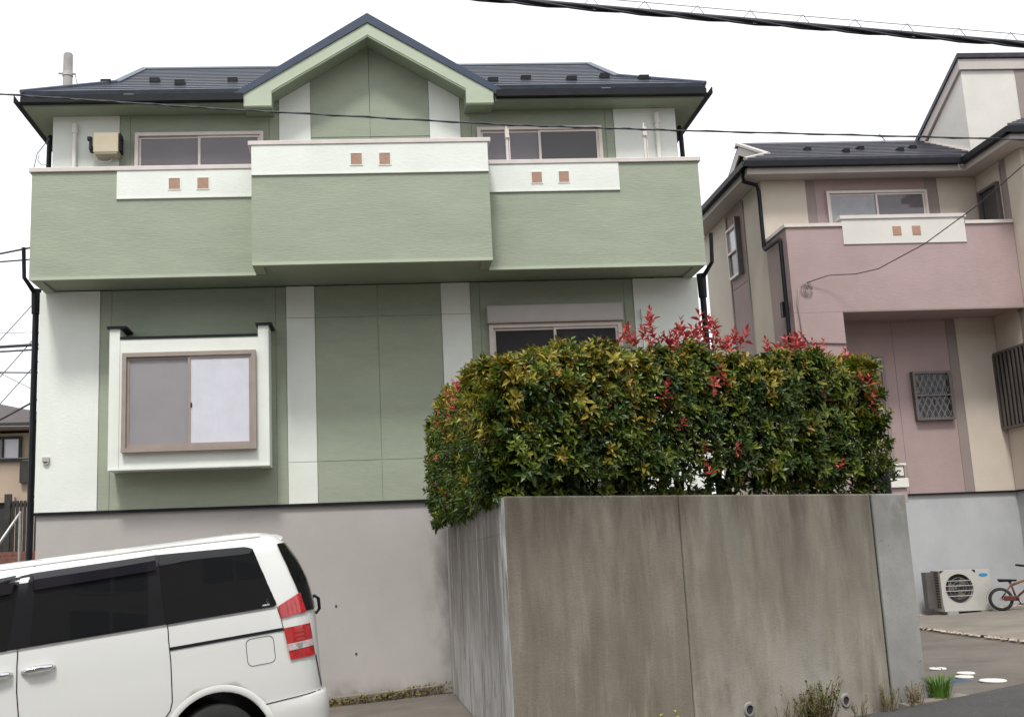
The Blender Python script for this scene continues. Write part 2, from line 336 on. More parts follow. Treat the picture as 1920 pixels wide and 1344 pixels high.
# concrete ledge with moss at the foot of the garage wall
LE = MB()
for x0, x1 in ((0, 1.4), (1.4, 2.8), (2.8, 4.1), (4.1, 5.3)):
    LE.hexa([(x0, -.16, zg(x0, 0) - .1), (x1, -.16, zg(x1, 0) - .1), (x1, .0, zg(x1, 0) - .1), (x0, .0, zg(x0, 0) - .1),
             (x0, -.16, zg(x0, 0) + .11), (x1, -.16, zg(x1, 0) + .11), (x1, .0, zg(x1, 0) + .12), (x0, .0, zg(x0, 0) + .12)])
structure(LE.build('kerb_ledge', 'slab'))
ms = MB(); prng = random.Random(5)
for k in range(2600):
    x = prng.uniform(.3, 5.40); y = -.16 - abs(prng.gauss(0, .05)); z = zg(x, 0) + prng.uniform(-.02, .10) * (1 if x < 4.8 else 1.5); r = prng.uniform(.012, .032)
    a = prng.uniform(0, 6.28); d = Vector((cos(a), sin(a) - .6, prng.uniform(.2, 1))).normalized() * r * 1.6; e = Vector((-sin(a), cos(a), 0)) * r * .5
    p = Vector((x, y, z)); ms.add([p - e, p + e, p + d], [(0, 1, 2)])
stuff(ms.build('moss', 'moss'))

# ---------------------------------------------------------------- window builder: house > window > sash / pane
def window(par, x0, x1, z0, z1, y, fw=.05, depth=.07, panes=2, back=('dusk', 'dusk'), fm='frame', mid=None, label=None, sash=.035, behind=.05):
    mb = MB(); f = y - depth
    mb.box(x0, x1, f, y, z1 - fw, z1); mb.box(x0, x1, f - .012, y, z0, z0 + fw); mb.box(x0, x0 + fw, f, y, z0 + fw, z1 - fw); mb.box(x1 - fw, x1, f, y, z0 + fw, z1 - fw)
    w = mb.build('window', fm, par, label)
    mid = mid if mid is not None else (x0 + x1) / 2; e = [(x0 + fw, mid + sash * .5), (mid - sash * .5, x1 - fw)]
    for i, (a, b) in enumerate(e):
        yy = f + .022 + (.018 if i == 0 else 0.0); c, d = z0 + fw, z1 - fw
        s = MB(); s.box(a, b, yy, yy + .015, d - sash, d); s.box(a, b, yy, yy + .015, c, c + sash * 1.3); s.box(a, a + sash, yy, yy + .015, c + sash * 1.3, d - sash); s.box(b - sash, b, yy, yy + .015, c + sash * 1.3, d - sash)
        s.build('sash', fm, w)
        box('pane', 'glass', w, a + sash, b - sash, yy + .006, yy + .010, c + sash * 1.3, d - sash)
        bk = back[i]
        box('insect_screen' if bk == 'screen' else 'curtain' if bk in ('curtain', 'sheer') else 'dark_backing', bk, w, a + sash, b - sash, yy + .012, yy + .018, c + sash * 1.3, d - sash)  # the near-black backing paints an unlit room behind the glass
    return w

# ---------------------------------------------------------------- the green house
GH = thing('green_house', 'green and white two storey house with a navy roof and central gable', 'house', (4.55, 3, zg(4.5, 0)))
GW = 9.1
# foundation and wall cores
MB().box(0.02, GW - .02, .035, 5.9, -2.9, -.045).build('foundation', 'found', GH)
box('base_flashing', 'black', GH, -.01, GW + .01, -.012, .05, -.045, -.012)
box('wall_core', 'green', GH, .02, GW - .02, .012, 5.95, -.012, 2.95)
box('upper_wall_core', 'green', GH, .015, GW - .015, .415, 5.95, 2.95, 5.70)
# lower cladding: panels with recessed joints
cols = [(0, .814, 'white'), (.814, .969, 'green'), (.969, 3.186, 'green'), (3.186, 3.332, 'green'), (3.332, 3.724, 'white'), (3.724, 4.589, 'green'), (4.589, 5.47, 'green'),
        (5.47, 5.878, 'white'), (5.878, 6.01, 'green'), (6.01, 8.04, 'green'), (8.04, 8.175, 'green'), (8.175, 9.1, 'white')]
for x0, x1, c in cols:
    rows = [(-.01, .545), (.545, 2.525), (2.525, 2.972)] if (c == 'white' and x0 > 1 and x1 < 7) or (3.7 < x0 < 5.4) else [(-.01, 2.972)]
    if c == 'white' and not (x0 > 1 and x1 < 7): rows = [(-.01, 2.972)]
    for z0, z1 in rows:
        pr = .012 if c == 'white' else 0
        box('siding_panel', c, GH, x0 + .003, x1 - .003, -pr, .012, z0 + .003, z1 - .003)
# upper cladding
for x0, x1, c in [(.0, .95, 'white'), (.95, 1.098, 'green'), (1.098, 3.09, 'green'), (3.09, 3.235, 'green'), (3.235, 3.695, 'white'), (3.695, 4.56, 'green'), (4.56, 5.43, 'green'),
                  (5.43, 5.885, 'white'), (5.885, 6.045, 'green'), (6.045, 8.04, 'green'), (8.04, 8.165, 'green'), (8.165, 9.1, 'white')]:
    pr = .012 if c == 'white' else 0
    if x0 >= 3.09 and x1 <= 6.05:   # runs up into the gable
        zt = lambda x: 6.70 - .615 * abs(x - 4.557)
        P = [(x0 + .003, .4 - pr, 3.2), (x1 - .003, .4 - pr, 3.2), (x1 - .003, .4 - pr, zt(x1)), (x0 + .003, .4 - pr, zt(x0))]
        MB().prism(P[::-1], (0, .014 + pr, 0)).build('siding_panel', c, GH)
    else: box('siding_panel', c, GH, x0 + .003, x1 - .003, .4 - pr, .415, 3.2, 5.672)
box('gable_joint', 'darkgap', GH, 3.70, 5.88, .3975, .3995, 5.297, 5.303)
# side wall caps so the corners read solid
# balcony
b1, b2, zb = -.747, -1.232, 2.955
def balc(x0, x1, y, zt, parts):
    MB().box(x0, x1, y, y + .13, zb, zt).build('balcony_wall', 'green', GH)
BX0, BX1, CX0, CX1 = .077, 9.018, 3.004, 6.08
balc(BX0, CX0, b1, 4.41, 0); balc(CX1, BX1, b1, 4.41, 0); balc(CX0, CX1, b2, 4.545, 0)
for x0, x1, y0, y1, zt in ((BX0, BX0 + .13, b1 + .13, .398, 4.41), (BX1 - .13, BX1, b1 + .13, .398, 4.41), (CX0, CX0 + .13, b2 + .13, b1, 4.545), (CX1 - .13, CX1, b2 + .13, b1, 4.545)):
    box('balcony_side_wall', 'green', GH, x0, x1, y0, y1, zb, zt)
MB().box(BX0 + .13, BX1 - .13, b1 + .13, .398, 2.985, 3.2).box(CX0 + .13, CX1 - .13, b2 + .13, b1 + .13, 2.985, 3.2).build('balcony_floor', 'soffit', GH)
def drip(x0, x1, y): box('drip_edge', 'fascia', GH, x0, x1, y - .012, y - .0005, zb - .012, zb + .028)
drip(BX0, CX0 - .001, b1); drip(CX1 + .001, BX1, b1); drip(CX0, CX1, b2)
def cope(x0, x1, y0, y1, z0, z1, w=.035):
    return box('coping', 'coping', GH, x0, x1, y0, y1, z0, z1, bevel=.006)
cope(BX0 - .035, CX0 - .002, b1 - .03, b1 + .165, 4.412, 4.473); cope(CX1 + .002, BX1 + .035, b1 - .03, b1 + .165, 4.412, 4.473)
cope(CX0 - .04, CX1 + .04, b2 - .03, b2 + .165, 4.547, 4.605)
cope(BX0 - .035, BX0 + .165, b1 + .167, .38, 4.412, 4.473); cope(BX1 - .165, BX1 + .035, b1 + .167, .38, 4.412, 4.473)
cope(CX0 - .04, CX0 + .165, b2 + .167, b1 + .165, 4.547, 4.605); cope(CX1 - .165, CX1 + .04, b2 + .167, b1 + .165, 4.547, 4.605)
for x0, x1, y, z0, z1 in ((1.185, CX0 - .004, b1, 4.042, 4.41), (CX1 + .004, 7.912, b1, 4.042, 4.41), (CX0 + .002, CX1 - .002, b2, 4.163, 4.545)):
    box('white_band', 'white', GH, x0, x1, y - .016, y, z0, z1); box('band_trim', 'white', GH, x0, x1, y - .022, y - .001, z0 - .022, z0 - .001)
for x0, x1, y, z0, z1 in ((1.868, 2.012, b1, 4.143, 4.293), (2.243, 2.388, b1, 4.141, 4.292), (6.717, 6.852, b1, 4.138, 4.290), (7.087, 7.222, b1, 4.142, 4.292), (4.290, 4.430, b2, 4.26, 4.412), (4.66, 4.798, b2, 4.257, 4.411)):
    MB().box(x0 - .014, x1 + .014, y - .024, y - .0162, z0 - .012, z0 - .001).box(x0 - .014, x1 + .014, y - .024, y - .0162, z1 + .001, z1 + .014).box(x0 - .014, x0 - .001, y - .024, y - .0162, z0 - .001, z1 + .001).box(x1 + .001, x1 + .014, y - .024, y - .0162, z0 - .001, z1 + .001).build('tile_border', 'white', GH)
    box('accent_tile', 'tile', GH, x0, x1, y - .020, y - .0165, z0, z1)
# eaves: soffit, fascia, gutters
EY, EX0, EX1, EZ = .0, -.345, 9.47, 5.885
for a in ((EX0 + .05, 2.79, EY + .05, .397), (6.325, EX1 - .05, EY + .05, .397), (EX0 + .05, -.002, .3975, 6.0), (GW + .002, EX1 - .05, .3975, 6.0)): box('soffit', 'soffit', GH, *a, 5.674, 5.694)
for x0, x1 in ((EX0 + .03, 2.79), (6.366, EX1 - .03)): box('fascia_board', 'soffit', GH, x0, x1, EY + .03, EY + .0495, 5.672, 5.84)
for x in (EX0 + .03, EX1 - .0495): box('fascia_board', 'soffit', GH, x, x + .0195, EY + .05, 6.0, 5.672, 5.84)
def gutter_prof(par, pts, out, m='black'):   # swept box trough
    mb = MB(); o = Vector(out)
    for a, b in zip(pts[:-1], pts[1:]):
        a, b = Vector(a), Vector(b)
        for (p, q, z0, z1) in ((0, .012, 0, .085), (.012, .09, 0, .012), (.09, .102, 0, .10)):
            mb.hexa([a + o * p + Vector((0, 0, z0)), b + o * p + Vector((0, 0, z0)), b + o * q + Vector((0, 0, z0)), a + o * q + Vector((0, 0, z0)),
                     a + o * p + Vector((0, 0, z1)), b + o * p + Vector((0, 0, z1)), b + o * q + Vector((0, 0, z1)), a + o * q + Vector((0, 0, z1))])
    return mb.build('gutter', m, par)
gutter_prof(GH, [(EX0 + .03, .028, 5.70), (2.77, .028, 5.70)], (0, -1, 0)); gutter_prof(GH, [(6.385, .028, 5.70), (EX1 - .03, .028, 5.70)], (0, -1, 0))
gutter_prof(GH, [(EX0 + .028, -.07, 5.70), (EX0 + .028, 6.0, 5.70)], (-1, 0, 0)); gutter_prof(GH, [(EX1 - .028, -.07, 5.70), (EX1 - .028, 6.0, 5.70)], (1, 0, 0))
# roof: slopes as decks, then slate courses, guards and caps under the part "roof"
SLP, RY = .58, 3.0; RZ = EZ + SLP * RY; GX0, GX1, GY = .755, 8.414, .97; GXC = 4.557
zr = lambda y: EZ + SLP * y
GA = 7.0; GS = .628    # gable apex and slope
gy_ = lambda x: max(0., (GA - GS * abs(x - GXC) - EZ) / SLP)    # where the gable roof meets the main slope
dk = MB()
hv = (GA - EZ) / GS; vy = (GA - EZ) / SLP
for e, g, s in ((EX0, GX0, -1), (EX1, GX1, 1)):
    dk.prism([(e, EY, EZ - .02), (g, GY, zr(GY) - .02), (g, RY, RZ - .02), (GXC, RY, RZ - .02), (GXC, vy, GA - .02), (GXC + s * hv, EY, EZ - .02)], (0, 0, -.03))
dk.prism([(EX0, 6.0, EZ - .02), (GX0, 5.03, zr(GY) - .02), (GX0, RY, RZ - .021), (GX1, RY, RZ - .021), (GX1, 5.03, zr(GY) - .02), (EX1, 6.0, EZ - .02)], (0, 0, -.03))
for e, g in ((EX0, GX0), (EX1, GX1)): dk.prism([(e, EY, EZ - .02), (e, 6.0, EZ - .02), (g, 5.03, zr(GY) - .02), (g, GY, zr(GY) - .02)], (0, 0, -.03))
ROOF = dk.build('roof', 'roof', GH)
for x in (GX0 + .22, GX1 - .24): MB().prism([(x, GY + .1, zr(GY) - .1), (x, RY, RZ - .06), (x, 5.03 - .1, zr(GY) - .1)], (.02, 0, 0)).build('gablet_wall', 'fascia', GH)
NC = 14
for k in range(NC):
    y0, y1 = RY * k / NC, RY * (k + 1) / NC + .02; dy = y1 - y0
    def xl(y): return EX0 + (GX0 - EX0) * min(1, y / GY)
    def xr(y): return EX1 - (EX1 - GX1) * min(1, y / GY)
    def half(y): return max(0, (GA - EZ - SLP * y) / GS)
    segs = []
    if half(y1) > .02: segs = [(xl(y0), xl(y1), GXC - half(y0), GXC - half(y1)), (GXC + half(y0), GXC + half(y1), xr(y0), xr(y1))]
    else: segs = [(xl(y0), xl(y1), GXC, GXC), (GXC + .005, GXC + .005, xr(y0), xr(y1))]
    for a0, a1, c0, c1 in segs:
        z0, z1 = zr(y0), zr(y1)
        MB().hexa([(a0, y0, z0 - .018), (c0, y0, z0 - .018), (c1, y1, z1 - .018), (a1, y1, z1 - .018), (a0, y0, z0 + .015), (c0, y0, z0 + .015), (c1, y1, z1 + .001), (a1, y1, z1 + .001)]).build('slate_course', 'roof', ROOF)
for k in range(6):   # side skirt courses
    f0, f1 = k / 6, (k + 1) / 6 + .015
    for e, g, sgn in ((EX0, GX0, -1), (EX1, GX1, 1)):
        q0, q1 = e + (g - e) * f0, e + (g - e) * f1; w0, w1 = GY * f0, GY * f1; z0, z1 = zr(w0), zr(w1)
        MB().hexa([(q0, w0, z0 - .018), (q0, 6 - w0, z0 - .018), (q1, 6 - w1, z1 - .018), (q1, w1, z1 - .018), (q0, w0, z0 + .014), (q0, 6 - w0, z0 + .014), (q1, 6 - w1, z1), (q1, w1, z1)]).build('slate_course', 'roof', ROOF)
MB().prism([(GX0 - .05, RY - .13, RZ - .055), (GX0 - .05, RY, RZ + .035), (GX0 - .05, RY + .13, RZ - .055)], (GX1 - GX0 + .1, 0, 0)).build('ridge_cap', 'roofcap', ROOF)
for e, g, s in ((EX0, GX0, -1), (EX1, GX1, 1)):
    MB().tube([(e, 0, EZ + .0), (g, GY, zr(GY) + .012)], .038, 6).build('hip_cap', 'roofcap', ROOF)
    MB().hexa([(g - .06, GY, zr(GY) - .02), (g + .06, GY, zr(GY) - .02), (g + .06, RY, RZ - .02), (g - .06, RY, RZ - .02), (g - .06, GY, zr(GY) + .035), (g + .06, GY, zr(GY) + .035), (g + .06, RY, RZ + .03), (g - .06, RY, RZ + .03)]).build('rake_cap', 'roofcap', ROOF)
def guard(x, y, z): MB().box(x - .075, x + .075, y - .01, y + .14, z - .01, z + .058).build('snow_guard', 'black', ROOF)
for x, y in ((.62, .86), (1.32, .98), (1.76, .62), (2.50, .92), (3.02, .55), (6.42, .52), (6.95, .72), (7.62, .56), (8.18, .80), (8.72, .55)): guard(x, y, zr(y) + .02)
# central gable: roof slabs, verge trims, barge boards
for s in (-1, 1):
    e = GXC + s * 1.91; ez = GA - GS * 1.91
    MB().prism([(GXC, -.03, GA), (e, -.03, ez), (e, -.03, ez - .05), (GXC, -.03, GA - .05)], (0, .05, 0)).hexa([(GXC, .02, GA - .05), (e, .02, ez - .05), (e, .10, ez - .05), (GXC, 1.95, GA - .05), (GXC, .02, GA), (e, .02, ez), (e, .10, ez), (GXC, 1.95, GA)]).build('gable_roof', 'roof', GH)
    MB().prism([(GXC, -.045, GA + .02), (e + s * .03, -.045, ez + .0), (e + s * .03, -.045, ez - .10), (GXC, -.045, GA - .125)], (0, .075, 0)).build('verge_trim', 'roofcap', GH)
    x1 = GXC + s * 1.39; x2 = GXC + s * 1.785; bz = 5.60
    MB().prism([(GXC, -.025, GA - .13), (GXC + s * 1.86, -.025, GA - .13 - GS * 1.86 + .05), (x2, -.025, 5.775), (x2, -.025, bz), (x1, -.025, bz), (x1, -.025, 5.815), (GXC, -.025, 6.662)], (0, .04, 0)).build('barge_board', 'fascia', GH)
    MB().prism([(x1, -.0255, 5.63), (x2, -.0255, 5.63), (x2, -.0255, 5.615), (x1, -.0255, 5.615)], (0, -.012, 0)).build('barge_moulding', 'fascia', GH)
    MB().prism([(GXC, -.0255, 6.70), (x1, -.0255, 5.853), (x1, -.0255, 5.838), (GXC, -.0255, 6.685)], (0, -.010, 0)).build('barge_moulding', 'fascia', GH)
    MB().hexa([(GXC, .015, 6.69), (x1, .015, 5.84), (x1, .396, 5.84), (GXC, .396, 6.69), (GXC, .015, 6.71), (x1, .015, 5.86), (x1, .396, 5.86), (GXC, .396, 6.71)]).build('gable_soffit', 'soffit', GH)
    MB().box(min(x1, x2), max(x1, x2), .0155, .396, bz + .03, bz + .24).build('eave_return', 'soffit', GH)  # darker soffit paint puts the shade under this block into its colour
# upper windows
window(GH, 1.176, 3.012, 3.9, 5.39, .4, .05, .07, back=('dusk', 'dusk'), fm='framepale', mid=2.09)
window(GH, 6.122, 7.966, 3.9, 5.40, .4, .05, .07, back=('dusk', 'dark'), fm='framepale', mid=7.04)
# lower right window with its shutter box
SB = MB().box(6.095, 7.987, -.13, -.002, 2.372, 2.60).build('shutter_box', 'shutter', GH)
box('shutter_lip', 'frame', GH, 6.095, 7.987, -.14, -.002, 2.355, 2.3715)
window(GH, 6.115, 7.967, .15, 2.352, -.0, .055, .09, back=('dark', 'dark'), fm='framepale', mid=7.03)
# bay window
by = -.38
BW = MB().box(1.172, 2.982, by, -.002, .485, 2.20).build('bay_window', 'white', GH)
MB().hexa([(1.172, by, 2.2005), (2.982, by, 2.2005), (2.982, -.003, 2.2005), (1.172, -.003, 2.2005), (1.172, by, 2.215), (2.982, by, 2.215), (2.982, -.003, 2.32), (1.172, -.003, 2.32)]).build('bay_roof', 'soffit', BW)
box('bay_flashing', 'black', BW, 1.172, 2.982, by - .015, by + .03, 2.2155, 2.242)
for x0, x1 in ((1.035, 1.171), (2.983, 3.122)):
    box('bay_post', 'white', BW, x0, x1, by - .008, -.001, .478, 2.352)
    box('post_cap', 'black', BW, x0 - .03, x1 + .05 if x0 > 2 else x1 + .09, by - .04, -.0005, 2.3525, 2.384)
box('bay_sill_trim', 'white', BW, 1.035, 3.122, by - .022, by - .0085, .478, .50)
bw = window(BW, 1.216, 2.956, .70, 2.012, by - .001, .055, .075, back=('screen', 'curtain'), fm='frame', mid=2.085, sash=.036)
# window() parents sash and pane two levels below the bay, so hand them to the house directly
bw.parent = GH; bw.location = BASE[bw.name] - BASE[GH.name]
box('latch', 'black', bw, 2.103, 2.122, by - .055, by - .03, 1.27, 1.33)
# small fittings
MB().box(.10, .19, -.05, -.0125, .66, .718).lathe([(.001, 0), (.042, 0), (.042, .034), (.03, .034), (.03, .012), (.001, .012)], (.145, -.0125, .66), (0, -1, 0), 16).build('vent_hood', 'found', GH)
EB = MB().box(.64, .986, .14, .386, 5.03, 5.322).build('equipment_box', 'cream', GH, 'cream box on the upper wall left of the window', bevel=.008)
MB().box(.655, .97, .15, .36, 5.012, 5.029).build('box_base', 'cream', EB)
MB().box(.992, 1.01, .18, .36, 5.06, 5.33).box(.985, 1.03, .2, .26, 5.24, 5.27).box(.985, 1.03, .2, .26, 5.08, 5.10).build('box_bracket', 'black', EB)
MB().box(.575, .615, .16, .2, 5.08, 5.27).box(.55, .60, .15, .21, 5.22, 5.27).box(.585, .63, .17, .24, 5.05, 5.12).box(.58, .60, .2, .386, 5.15, 5.17).build('box_clamp', 'black', EB)
MB().tube([(.59, .2, 5.05), (.60, .22, 4.99), (.68, .24, 4.93), (.82, .25, 4.92), (.87, .26, 4.96), (.87, .27, 5.01)], .006, 5).build('box_lead', 'whiteplastic', EB, smooth=True)
def pipe(par, pts, r, m, n=10, name='downpipe'): return MB().tube(pts, r, n).build(name, m, par, smooth=False)
pipe(GH, [(.325, .345, 4.4), (.325, .345, 5.42)], .032, 'whiteplastic', name='vent_pipe'); pipe(GH, [(.325, .345, 5.4), (.325, .345, 5.54)], .042, 'whiteplastic', name='vent_pipe_cap')
pipe(GH, [(8.80, .345, 4.4), (8.80, .345, 5.44)], .032, 'whiteplastic', name='vent_pipe'); pipe(GH, [(8.80, .345, 5.42), (8.80, .345, 5.58)], .042, 'whiteplastic', name='vent_pipe_cap')
MB().box(8.255, 8.315, -.07, -.0125, 2.40, 2.52).box(8.265, 8.30, -.055, -.0125, 1.9, 2.40).build('cable_trunking', 'whiteplastic', GH)
# drying-pole brackets standing on the balcony wall
for x in (6.43, 8.352):
    MB().box(x - .016, x + .016, b1 + .17, b1 + .20, 4.2, 4.93).box(x + .025, x + .04, b1 + .175, b1 + .20, 4.2, 4.90).box(x - .022, x + .03, b1 + .15, b1 + .21, 4.86, 4.99).tube([(x, b1 + .18, 4.99), (x, b1 + .18, 5.055)], .012, 6).build('pole_bracket', 'coping', GH)
# black rainwater pipes
for s, x in ((-1, -.08), (1, 9.20)):
    MB().tube([(x + s * .28, 2.3, 5.70), (x + s * .28, 2.3, 5.60), (x + s * .24, 2.0, 5.5), (x + s * .02, .62, 5.46), (x + s * .01, .55, 5.36), (x + s * .01, .52, 4.2)], .036, 8).build('downpipe', 'black', GH)
    MB().tube([(x + s * .07, -.28, 3.53), (x + s * .06, -.25, 3.12), (x + s * .02, .06, 3.0), (x, .10, 2.95), (x, .10, zg(x, 0))], [.028, .028, .034, .043, .043], 8).build('downpipe', 'black', GH)
    MB().tube([(x, .10, 2.7), (x, .10, 3.04)], [.06, .07], 8).build('pipe_hopper', 'black', GH)
    for z in (.2, 1.2, 2.2): MB().box(min(x, x - s * .12), max(x, x - s * .12), .09, .12, z, z + .03).build('pipe_bracket', 'black', GH)
MB().tube([(-.05, .4, 5.35), (-.20, .35, 5.1), (-.24, .33, 4.85), (-.16, .33, 4.6)], .007, 5).tube([(-.06, .4, 4.95), (-.13, .35, 4.93), (-.19, .35, 5.0), (-.17, .35, 5.08)], .006, 5).build('cable_loop', 'wire', GH, smooth=True)
for k, (x, z) in enumerate(((3.93, -1.36), (4.18, -1.98))): box('wall_hole', 'darkgap', GH, x - .012, x + .012, .026, .034, z - .012, z + .012)  # dark plates paint the shade inside the holes

# ---------------------------------------------------------------- retaining wall
RW = thing('retaining_wall', 'tall stained grey concrete retaining wall carrying the hedge', 'wall', (7.4, -5.6, -2.3))
ZT = -.387
def wslab(s0, s1, th, m, zt=ZT, o=0, name='concrete_panel', label=None):
    mb = MB(); b0, b1 = -2.75, zt
    mb.hexa([wp(s0, o, b0), wp(s1, o, b0), wp(s1, o - th, b0), wp(s0, o - th, b0), wp(s0, o, b1), wp(s1, o, b1), wp(s1, o - th, b1), wp(s0, o - th, b1)])
    return mb.build(name, m, RW, label, bevel=.012)
MB().hexa([wp(0, 0, -2.75), wp(1.652, 0, -2.75), wp(1.652, -.2, -2.75), wp(.0955, -.2, -2.75), wp(0, 0, ZT), wp(1.652, 0, ZT), wp(1.652, -.2, ZT), wp(.0955, -.2, ZT)]).build('concrete_panel', 'conc', RW, bevel=.012)
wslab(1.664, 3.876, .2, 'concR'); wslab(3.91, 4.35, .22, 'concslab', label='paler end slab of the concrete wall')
for s0, s1 in ((1.64, 1.68), (3.87, 3.92)): MB().hexa([wp(s0, -.02, -2.75), wp(s1, -.02, -2.75), wp(s1, -.19, -2.75), wp(s0, -.19, -2.75), wp(s0, -.02, ZT - .01), wp(s1, -.02, ZT - .01), wp(s1, -.19, ZT - .01), wp(s0, -.19, ZT - .01)]).build('joint_filler', 'darkgap', RW)
SX = 5.43   # side wall towards the house
def sslab(y0, y1, z0, z1, m, o=0): return MB().box(SX + o, SX + .19, y0, y1, z0, z1).build('concrete_panel', m, RW, bevel=.008)
p = [(SX + .001, -6.535, -2.75), (SX + .001, -.30, -2.75), (SX + .19, -.30, -2.75), (SX + .19, -6.45, -2.75)]
MB().prism([(SX - .0005, -6.752, -2.75), (SX - .0005, -6.54, -2.75), (SX + .0005, -6.54, -2.75), (SX + .0005, -6.752, -2.75)], (0, 0, 2.75 + ZT - .004)).build('lime_skin', 'concside', RW)
MB().prism(p, (0, 0, 2.75 + ZT - .2695)).build('concrete_panel', 'concside', RW)
p = [(x, y, ZT - .268) for x, y, z in p]
MB().prism(p, (0, 0, .268 - .001)).build('concrete_panel', 'concside', RW)
sslab(-.292, .03, -2.75, ZT, 'found', -.012)
for s, z in ((2.22, -2.107), (3.313, -2.134)):
    c = Vector(wp(s, 0, z)); MB().lathe([(.036, -.10), (.036, .012), (.052, .012), (.062, .0)], c, tuple(WN), 22).build('weep_pipe', 'concslab', RW, smooth=False)
    MB().lathe([(.0005, 0), (.036, 0)], c + WN * .002, tuple(WN), 22).build('pipe_hole', 'darkgap', RW)  # dark disc paints the shade inside the pipe mouth
# garden behind the wall
gb = MB(); gp = [wp(.2, -.2, -2.6), wp(4.34, -.2, -2.6), (9.36, .6, -2.6), (9.36, 3.3, -2.6), (9.12, 3.3, -2.6), (9.12, .03, -2.6), (5.64, .03, -2.6), (5.64, -6.4, -2.6)]
gb.prism(gp, (0, 0, 2.6 - .46)); structure(gb.build('garden_soil', 'soil'))

# ---------------------------------------------------------------- hedge
HG = thing('hedge', 'dense evergreen hedge with red young shoots along the top of the concrete wall', 'hedge', (6.6, -5.2, -.46))
HA, HB, HC = Vector((5.74, -6.13, 0)), Vector((9.06, -4.57, 0)), Vector((5.62, -.75, 0))
def leaf(L, w, fold, droop):
    y = [0, .35, .7, 1.0]; ww = [0, 1, .8, 0]
    vs = [(0, 0, 0)]
    for t, q in zip(y[1:3], ww[1:3]): vs += [(-w * q, L * t, fold * w * q - droop * L * t * t), (0, L * t, -droop * L * t * t), (w * q, L * t, fold * w * q - droop * L * t * t)]
    vs.append((0, L, -droop * L * 1.1))
    return vs, [(0, 2, 1), (0, 3, 2), (1, 2, 5, 4), (2, 3, 6, 5), (4, 5, 7), (5, 6, 7)]
def sprig(seed, n=10, L=.074, open_=1.0, stem=.07):
    r = random.Random(seed); V = []; F = []
    for i in range(n):
        f = i / max(1, n - 1); az = i * 2.4 + r.uniform(-.3, .3); el = (.15 + .75 * f) / open_ + r.uniform(-.2, .2)
        l = L * (1.05 - .4 * f) * r.uniform(.8, 1.15); v, fc = leaf(l, l * .20, .45, r.uniform(.05, .4))
        m = Matrix.Translation((0, 0, stem * f)) @ Matrix.Rotation(az, 4, 'Z') @ Matrix.Rotation(el, 4, 'X') @ Matrix.Rotation(r.uniform(-.5, .5), 4, 'Y')
        b = len(V); V += [tuple(m @ Vector(p)) for p in v]; F += [tuple(b + k for k in q) for q in fc]
    return np.array(V), F
SPR = [sprig(s) for s in range(6)]
RED = [sprig(20 + s, 9, .084, .70, .12) for s in range(4)]
def mesh_of(name, V, F, m):
    me = D.meshes.new(name); me.from_pydata([tuple(p) for p in V], [], F); me.materials.append(M[m]); return me
SME = {m: [mesh_of('leaf_sprig_' + m, v, f, m) for v, f in SPR] for m in ('leaf', 'leafmid', 'leafbronze')}
RME = [mesh_of('red_shoot', v, f, 'leafred') for v, f in RED]
hr = random.Random(11)
def top(s, seg):   # crown height above datum along each run, in world z
    if seg == 0: return .69 + .055 * s + .04 * sin(s * 1.7 + .4) + .05 * sin(s * 5.1) + .03 * sin(s * 13) - .10 * max(0, (s - 3.45) / .3) ** 2
    return .62 + .085 * s + .07 * sin(s * 2.3) + .05 * sin(s * 6.1) - .25 * max(0, (s - 4.6) / .8)
def hedge_pt():
    """a point on or just inside the hedge's skin with its outward direction"""
    seg = 0 if hr.random() < .55 else 1
    a, b = (HA, HB) if seg == 0 else (HA, HC); ax = (b - a).normalized(); ln = (b - a).length
    out = Vector((ax.y, -ax.x, 0)) if seg == 0 else Vector((-1, 0, 0))
    s = hr.uniform(-.42, ln + .05); t = top(s, seg); z0 = -.42; H = t - z0
    u = hr.random()
    thick = .38 if seg == 0 else .42
    if u < .58: o = thick * (1 - .75 * hr.random() ** 1.6); z = z0 + H * hr.random(); nrm = out.copy()
    elif u < .88: o = hr.uniform(-thick, thick); z = t - .1 * hr.random() ** 2; nrm = Vector((0, 0, 1)) + out * .35 * (o / thick)
    else: o = -thick * hr.uniform(.4, 1); z = z0 + H * hr.random(); nrm = -out
    f = (z - z0) / H
    if f > .82: o *= 1 - .9 * (f - .82)      # rounded shoulders
    if f < .16 and u < .58: o *= .62 if seg == 0 else .95
    lump = 1 + .10 * sin(s * 4.1 + z * 3) * sin(z * 5 + s)
    endr = 1.0
    if s > ln - .35: nrm = nrm + ax * 1.2; 
    p = a + ax * s + out * o * lump + Vector((0, 0, z)); return p, nrm.normalized(), s, f, seg, u
def rot_to(n, roll):
    q = n.to_track_quat('Z', 'Y').to_matrix(); return q @ Matrix.Rotation(roll, 3, 'Z')
def place(V, p, n, sc):
    m = np.array(rot_to(n, hr.uniform(0, 6.28))) * sc; return V @ m.T + np.array(p)
acc = {m: ([], [], 0) for m in ('leaf', 'leafmid', 'leafbronze')}
FV = []; FF = []; FM = []; nb = 0; placed = []
